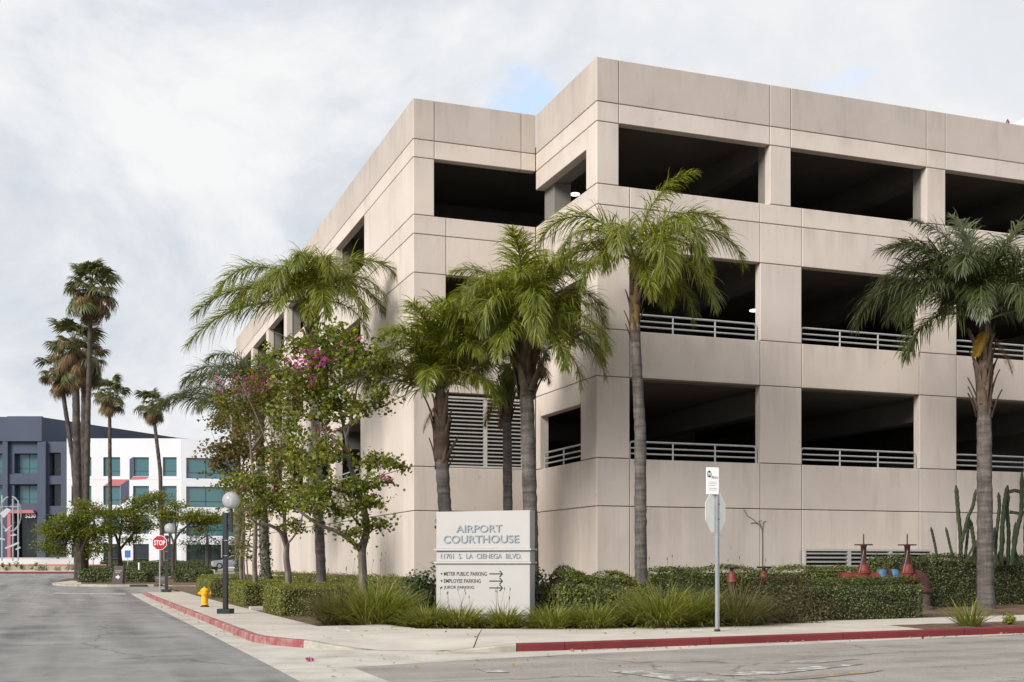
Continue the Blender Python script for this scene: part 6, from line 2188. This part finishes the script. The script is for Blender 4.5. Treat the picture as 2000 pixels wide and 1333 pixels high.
YP = 88
k_ = YP / F
fan_palm('tallest fan palm of the left cluster with grey straight trunk', far(166, YP), P(178, 555, YP), 62 * k_ * 0.92, 0.24, 0.15, mid=P(172, 800, YP), seed=81, ng=36, ndead=22)
fan_palm('thick skirted fan palm left of the tallest one', far(155, YP + 1.5), P(146, 662, YP + 1.5), 60 * k_ * 0.9, 0.36, 0.24, seed=82, ng=34, ndead=34, long_=1.9)
fan_palm('skirted fan palm partly hidden behind the tallest trunk', far(163, YP + 3), P(166, 690, YP + 3), 46 * k_ * 0.95, 0.36, 0.24, seed=83, ng=30, ndead=30, long_=1.7)
fan_palm('leaning fan palm with lowest crown at the left of the cluster', far(160, YP + 4), P(116, 722, YP + 4), 42 * k_ * 0.98, 0.22, 0.15, mid=P(143, 900, YP + 4), seed=84, ng=28, ndead=22)
fan_palm('short fan palm just right of the palm cluster', far(216, 112), P(214, 765, 112), 41 * 112 / F * 0.9, 0.20, 0.15, seed=85, ng=30, ndead=18)
fan_palm('single leaning fan palm standing alone before the white office', far(318, 112), P(297, 786, 112), 36 * 112 / F * 0.9, 0.21, 0.15, mid=P(313, 920, 112), seed=86, ng=28, ndead=16)


# ------------------------------------------------------------------ office buildings
def wall_with_windows(mb, x0, x1, z0, z1, wins, y=0.0, depth=0.35):
    """flat wall with real openings, in the xz plane, front at y (towards -y)"""
    xs = sorted({x0, x1, *[w[0] for w in wins], *[w[1] for w in wins]})
    zs = sorted({z0, z1, *[w[2] for w in wins], *[w[3] for w in wins]})
    for a, b in zip(xs, xs[1:]):
        for c, d in zip(zs, zs[1:]):
            m = ((a + b) / 2, (c + d) / 2)
            if any(w[0] < m[0] < w[1] and w[2] < m[1] < w[3] for w in wins): continue
            mb.add([(a, y, c), (b, y, c), (b, y, d), (a, y, d)], [(0, 1, 2, 3)])
    for w in wins:
        a, b, c, d = w[:4]
        mb.add([(a, y, c), (b, y, c), (b, y, d), (a, y, d), (a, y + depth, c), (b, y + depth, c), (b, y + depth, d), (a, y + depth, d)],
               [(0, 4, 5, 1), (1, 5, 6, 2), (2, 6, 7, 3), (3, 7, 4, 0)])
    return mb


def window(parent, a, b, c, d, y, glass='teal_glass', nv=1, hz=0.28):
    f = 0.07
    fr = MB().box(a, a + f, y, y + .08, c, d).box(b - f, b, y, y + .08, c, d).box(a + f, b - f, y, y + .08, d - f, d).box(a + f, b - f, y, y + .08, c, c + f)
    for i in range(1, nv):
        x = a + (b - a) * i / nv
        fr.box(x - f / 2, x + f / 2, y + .003, y + .078, c + f, d - f)
    if hz:
        z = c + (d - c) * hz
        fr.box(a + f, b - f, y + .004, y + .076, z - f / 2, z + f / 2)
    w = fr.build('window', 'mullion', parent)
    MB().box(a + .01, b - .01, y + .05, y + .07, c + .01, d - .01).build('pane', glass, w)


YB = 150.0
kb = YB / F
gB = gz(-55, YB)
def bx(px): return (px - 1000) * kb
def bzv(py): return H + (YH - py) * kb - gB
ofn = thing('office_building', 'dark navy office building with stepped parapet and teal windows at the left edge', 'office building', (0, YB, gB))
rows = [(bzv(925), bzv(886)), (bzv(984), bzv(948))]
wn = []
for c, d in rows:
    wn += [(bx(-25), bx(7), c, d), (bx(28), bx(75), c, d), (bx(96), bx(119), c - 0.3, d + 0.1)]
wn += [(bx(28), bx(72), 0.3, bzv(1004)), (bx(96), bx(119), bzv(1022), bzv(1006))]
mb = wall_with_windows(MB(), bx(-60), bx(132.5), -0.5, bzv(863), wn, depth=0.9)
mb.build('front_wall', 'navy_wall', ofn)
for i, w in enumerate(wn):
    if i == 6:
        window(ofn, *w, 0.85, 'dark_glass', 2, 0.35)
    else:
        window(ofn, *w, 0.85, 'teal_glass' if i % 3 != 2 else 'dark_glass', 2 if w[1] - w[0] > 2.5 else 1)
# projecting piers and head band
for px0, px1, o_ in ((8, 18, .5), (76, 92, .5)):
    MB().box(bx(px0), bx(px1), -o_, -0.005, -0.5, bzv(863.5)).build('pier', 'navy_wall', ofn)
MB().box(bx(-60), bx(18), -0.55, -0.006, bzv(863), bzv(815.5)).box(bx(18.05), bx(85), -0.62, -0.006, bzv(863), bzv(814.5)).build('parapet', 'navy_wall', ofn)
for q in ((948, 925), (1004, 984)):
    MB().box(bx(18.05), bx(75.9), -0.25, -0.007, bzv(q[0]) + 0.12, bzv(q[1]) - 0.12).build('spandrel', 'navy_wall', ofn)
# upper mass receding to the right behind the white wing
xa, xb = bx(85), (410 - 1000) * 178 / F
zr = bzv(815.5)
mass = [(bx(-60), 0.02), (xa, 0.02), ((345 - 1000) * 174 / F, 24.0), (xb, 27.5), (xb, 45), (bx(-60), 45)]
MB().prism(mass, bzv(863) - 0.01, zr, plane='xy').build('upper_wall', 'navy_wall', ofn)
for k, f_ in enumerate((0.14, 0.3)):
    pass
# red entrance portal and number
MB().box(bx(20), bx(26.5), -0.9, -0.56, -0.3, bzv(1003)).build('portal_post', 'accent_red', ofn)
MB().add([(bx(20), -0.95, bzv(1003.5)), (bx(72), -0.95, bzv(1003.5)), (bx(70), -0.95, bzv(997)), (bx(26), -0.95, bzv(997)),
          (bx(20), -0.3, bzv(1003.5)), (bx(72), -0.3, bzv(1003.5)), (bx(70), -0.3, bzv(997)), (bx(26), -0.3, bzv(997))],
         [(0, 1, 2, 3), (7, 6, 5, 4), (0, 4, 5, 1), (1, 5, 6, 2), (2, 6, 7, 3), (3, 7, 4, 0)]).build('portal_lintel', 'accent_red', ofn)
o = link('lettering', TXT['5230'], ofn, (bx(52), -0.3, bzv(1012)))
o.scale = (bx(72) - bx(52), 1, 0.45 / 0.75); o.scale = ((bx(72) - bx(52)) / 1.75, 1, 0.66)

ofw = thing('office_building', 'white three storey office wing with teal windows and red painted accents', 'office building', (0, YB, gB))
cols = [(142, 181), (204, 237), (262, 293), (320, 347)]
rws = [(bzv(931), bzv(894)), (bzv(987), bzv(950)), (bzv(1043), bzv(1006)), (0.6, bzv(1063))]
wn = [(bx(a), bx(b), c, d) for a, b in cols for c, d in rws]
mb = wall_with_windows(MB(), bx(133), bx(356), -0.5, bzv(857.5), wn, y=-0.45, depth=0.3)
mb.add([(bx(133), -0.45, -0.5), (bx(133), 6, -0.5), (bx(133), 6, bzv(857.5)), (bx(133), -0.45, bzv(857.5))], [(0, 1, 2, 3)])
mb.add([(bx(133), -0.45, bzv(857.5)), (bx(356), -0.45, bzv(857.5)), (bx(356), 8, bzv(857.5)), (bx(133), 8, bzv(857.5))], [(0, 1, 2, 3)])
mb.build('front_wall', 'white_wall', ofw)
for i, w in enumerate(wn):
    window(ofw, *w, -0.19, 'dark_glass' if i % 4 == 3 else 'teal_glass', 2 if w[1] - w[0] > 2.3 else 1)
# joints between the cast wall panels
for py in (936.5, 993):
    MB().box(bx(133.2), bx(355.8), -0.475, -0.452, bzv(py) - .05, bzv(py) + .05).build('band', 'white_wall', ofw)
# the right wing turns away
rw = thing('right_wing', None, None); rw.parent = ofw; rw.location = (bx(356), -0.45, 0); rw.rotation_euler = (0, 0, R(14))
lw_ = 9.0
wnr = [(0.6, 7.6, c - 0.25, d - 0.05) for c, d in rws]
wall_with_windows(MB(), 0.01, lw_, -0.5, bzv(857.5), wnr, depth=0.3).build('wall', 'white_wall', rw)
for i, w in enumerate(wnr):
    window(rw, *w, 0.25, 'dark_glass' if i == 3 else 'teal_glass', 3)
# painted trompe-l'oeil shapes
def plate(poly, mat, y=-0.50):
    MB().prism([(bx(x), bzv(yy)) for x, yy in poly], y, y + 0.04).build('accent_plate', mat, ofw)


plate([(255.5, 898), (261.8, 893.5), (261.8, 931.5), (255.5, 938)], 'navy_wall')
plate([(256, 937.8), (262, 931.7), (292, 931.7), (288, 936.5)], 'accent_red')
plate([(206, 949.3), (222, 937.5), (253, 937.5), (237.5, 949.3)], 'accent_red')
plate([(237.6, 949.2), (254.2, 938), (254.2, 974), (237.6, 986.5)], 'navy_wall')

# sculpture of poles, ring and vanes
YS = 134.0
sp0 = far(20, YS)
art = thing('metal_sculpture', 'tall silver pole and ring sculpture with twisting vanes by the navy building', 'sculpture', sp0)
def A_(x, y, d=0.0): return P(x, y, YS + d) - sp0
for x, yt, d in ((4, 968, 0), (25, 974, 1.2), (35.5, 978, -0.8)):
    MB().tube([A_(x, 1096, d), A_(x, yt, d)], 0.085, 8).build('pole', 'steel_art', art, smooth=True)
rg = []
for i in range(40):
    a = 2 * math.pi * i / 39
    if 1.35 < a < 1.75: continue
    rg.append(a)
MB().tube([A_(20.5 + 20.5 * math.cos(a), 1004 - 34 * math.sin(a), -0.6 * math.sin(a)) for a in np.linspace(1.8, 1.8 + 5.9, 34)], [0.06 + 0.05 * math.sin(q * .55) ** 2 for q in range(34)], 6).build('ring', 'steel_art', art, smooth=True)
MB().tube([A_(5, 990, 0), A_(36, 990, -.8)], 0.05, 6).build('crossbar', 'steel_art', art, smooth=True)
for pts, th in (([(6, 1004), (20, 993), (28, 997), (14, 1013)], .1), ([(15, 1037), (30, 1026), (36, 1020), (18, 1040)], .12), ([(26, 1047), (34, 1043), (40, 1046), (30, 1048)], .1), ([(4, 1051), (16, 1053), (16, 1056), (4, 1054)], .1), ([(16, 1070), (28, 1065), (42, 1059), (44, 1062), (30, 1068), (17, 1073)], .1), ([(36, 1073), (45, 1068), (46, 1071), (38, 1075)], .1)):
    q = [A_(x, y) for x, y in pts]
    MB().prism([(p.x, p.z) for p in q], -0.9, -0.9 + th).build('vane', 'steel_art', art)
MB().cbox(-1.3, 1.3, -1.2, 1.2, -0.1, 0.25, 0.03).build('base', 'planter_wall', art)

# agaves and small shrubs along the planter
AG = 'small round shrubs by the far planter wall'
for i, (x, y, r) in enumerate(((5, 1100, .32), (12, 1108, .38), (32, 1097, .42), (19, 1101, .25), (42, 1103, .3), (60, 1102, .38), (75, 1108, .45), (70, 1098, .3), (84, 1108, .42), (91, 1106, .42), (113, 1106, .4), (133, 1108, .45), (140, 1098, .6))):
    p = far(x, 124 if y > 1100 else 126.5)
    p.z = max(p.z, H + (YH - y) * p.y / F - r * 1.4)
    st = ['left of the sculpture foot', 'below the sculpture poles', 'rounded with a thin stem right under the sculpture', 'tiny in the gap of the planter', 'small beside the sculpture', 'mid row upright', 'wide in the middle of the planter', 'small ball above the wider one', 'narrow third from the island tree', 'narrow second from the island tree', 'dark leaning near the spreading tree', 'at the planter end by the spreading tree', 'biggest, pale green beneath the spreading tree'][i]
    o = shrub('small far planter shrub, ' + st, p, (r, r, r * 2.0), 90, (0.10, 0.2), mat='canopy_leaf' if i % 2 else 'shrub_leaf', seed=200 + i, group=AG, lumps=5)

# small posts in the car park
q = far(249.5, 116)
t = thing('parking_sign', 'small blue parking sign on a thin post before the white office', 'sign', q)
MB().cbox(-0.03, 0.03, -0.02, 0.02, 0, 2.1, 0.004).build('post', 'galvanised', t)
MB().cbox(-0.28, 0.28, -0.04, -0.022, 1.5, 2.2, 0.004).build('plate', 'blue_sign', t)
q = far(271.5, 98)
o = MB().lathe([(0.07, 0), (0.07, 1.15), (0.05, 1.2), (0.01, 1.22)], 10).build('bollard', 'sign_white', None, q, smooth=True)
tag(o, 'white round bollard behind the near island hedge', 'bollard')


# silver car parked behind the hedges
def car(label, loc, rz, paint):
    t = thing('parked_car', label, 'car', loc, rz)
    # side profile stations: (x, half width, z low, z belt, z top)
    st = [(-2.2, 0.62, 0.45, 0.72, 0.74), (-2.05, 0.78, 0.28, 0.84, 0.86), (-1.2, 0.86, 0.22, 0.92, 0.95), (-0.75, 0.87, 0.22, 0.94, 1.05), (-0.15, 0.87, 0.22, 0.95, 1.44), (0.7, 0.87, 0.22, 0.96, 1.50), (1.5, 0.86, 0.22, 0.97, 1.42), (2.0, 0.82, 0.26, 0.98, 1.12), (2.2, 0.74, 0.4, 0.9, 0.95)]
    vs, fs = [], []
    for x, w, zl, zb_, zt_ in st:
        rw_ = w * (0.74 if zt_ > 1.2 else 0.9)
        vs += [(x, -w * .92, zl), (x, -w, (zl + zb_) / 2), (x, -w * .97, zb_), (x, -rw_, zt_ - .04), (x, -rw_ * .7, zt_), (x, rw_ * .7, zt_), (x, rw_, zt_ - .04), (x, w * .97, zb_), (x, w, (zl + zb_) / 2), (x, w * .92, zl)]
    m = 10
    for i in range(len(st) - 1):
        for k in range(m):
            fs.append((i * m + k, i * m + (k + 1) % m, (i + 1) * m + (k + 1) % m, (i + 1) * m + k))
    fs += [tuple(range(m)), tuple((len(st) - 1) * m + k for k in range(m))]
    MB().add(vs, fs).build('body', paint, t, smooth=True)
    for sd in (-1, 1):
        MB().prism([(-0.55, 1.0), (-0.1, 1.38), (0.72, 1.43), (0.72, 1.0)], sd * 0.80, sd * 0.885).prism([(0.8, 1.0), (0.8, 1.43), (1.4, 1.36), (1.85, 1.05)], sd * 0.79, sd * 0.88).build('side_window', 'dark_glass', t)
        MB().cbox(-2.16, -1.95, sd * 0.62 - 0.12, sd * 0.62 + 0.12, 0.6, 0.74, 0.02).build('headlight', 'sign_white', t)
        for x in (-1.35, 1.35):
            w = MB().lathe([(0.31, -0.1), (0.325, -0.06), (0.325, 0.06), (0.31, 0.1), (0.2, 0.105)], 18, (x, sd * 0.80, 0.32), axis='y').build('wheel', 'tyre', t, smooth=True)
            MB().lathe([(0.2, -0.108 if sd < 0 else 0.1), (0.2, -0.1 if sd < 0 else 0.108)], 14, (x, sd * 0.80, 0.32), axis='y').build('rim', 'steel_art', w)
    MB().add([(-0.78, -0.72, 1.06), (-0.78, 0.72, 1.06), (-0.2, 0.60, 1.43), (-0.2, -0.60, 1.43)], [(0, 1, 2, 3)]).build('windscreen', 'dark_glass', t)


car('silver car parked behind the hydrant hedge at the white office', far(455, 126, 0.25), R(12), 'car_silver')

# drain inlet in the island kerb
q = far(269, 75.6, 0.0)
o = MB().cbox(-0.5, 0.5, -0.06, 0.3, 0.0, 0.13, 0.01).build('drain_inlet', 'letter_black', None, q)
tag(o, 'dark storm drain slot in the near island kerb', 'drain')
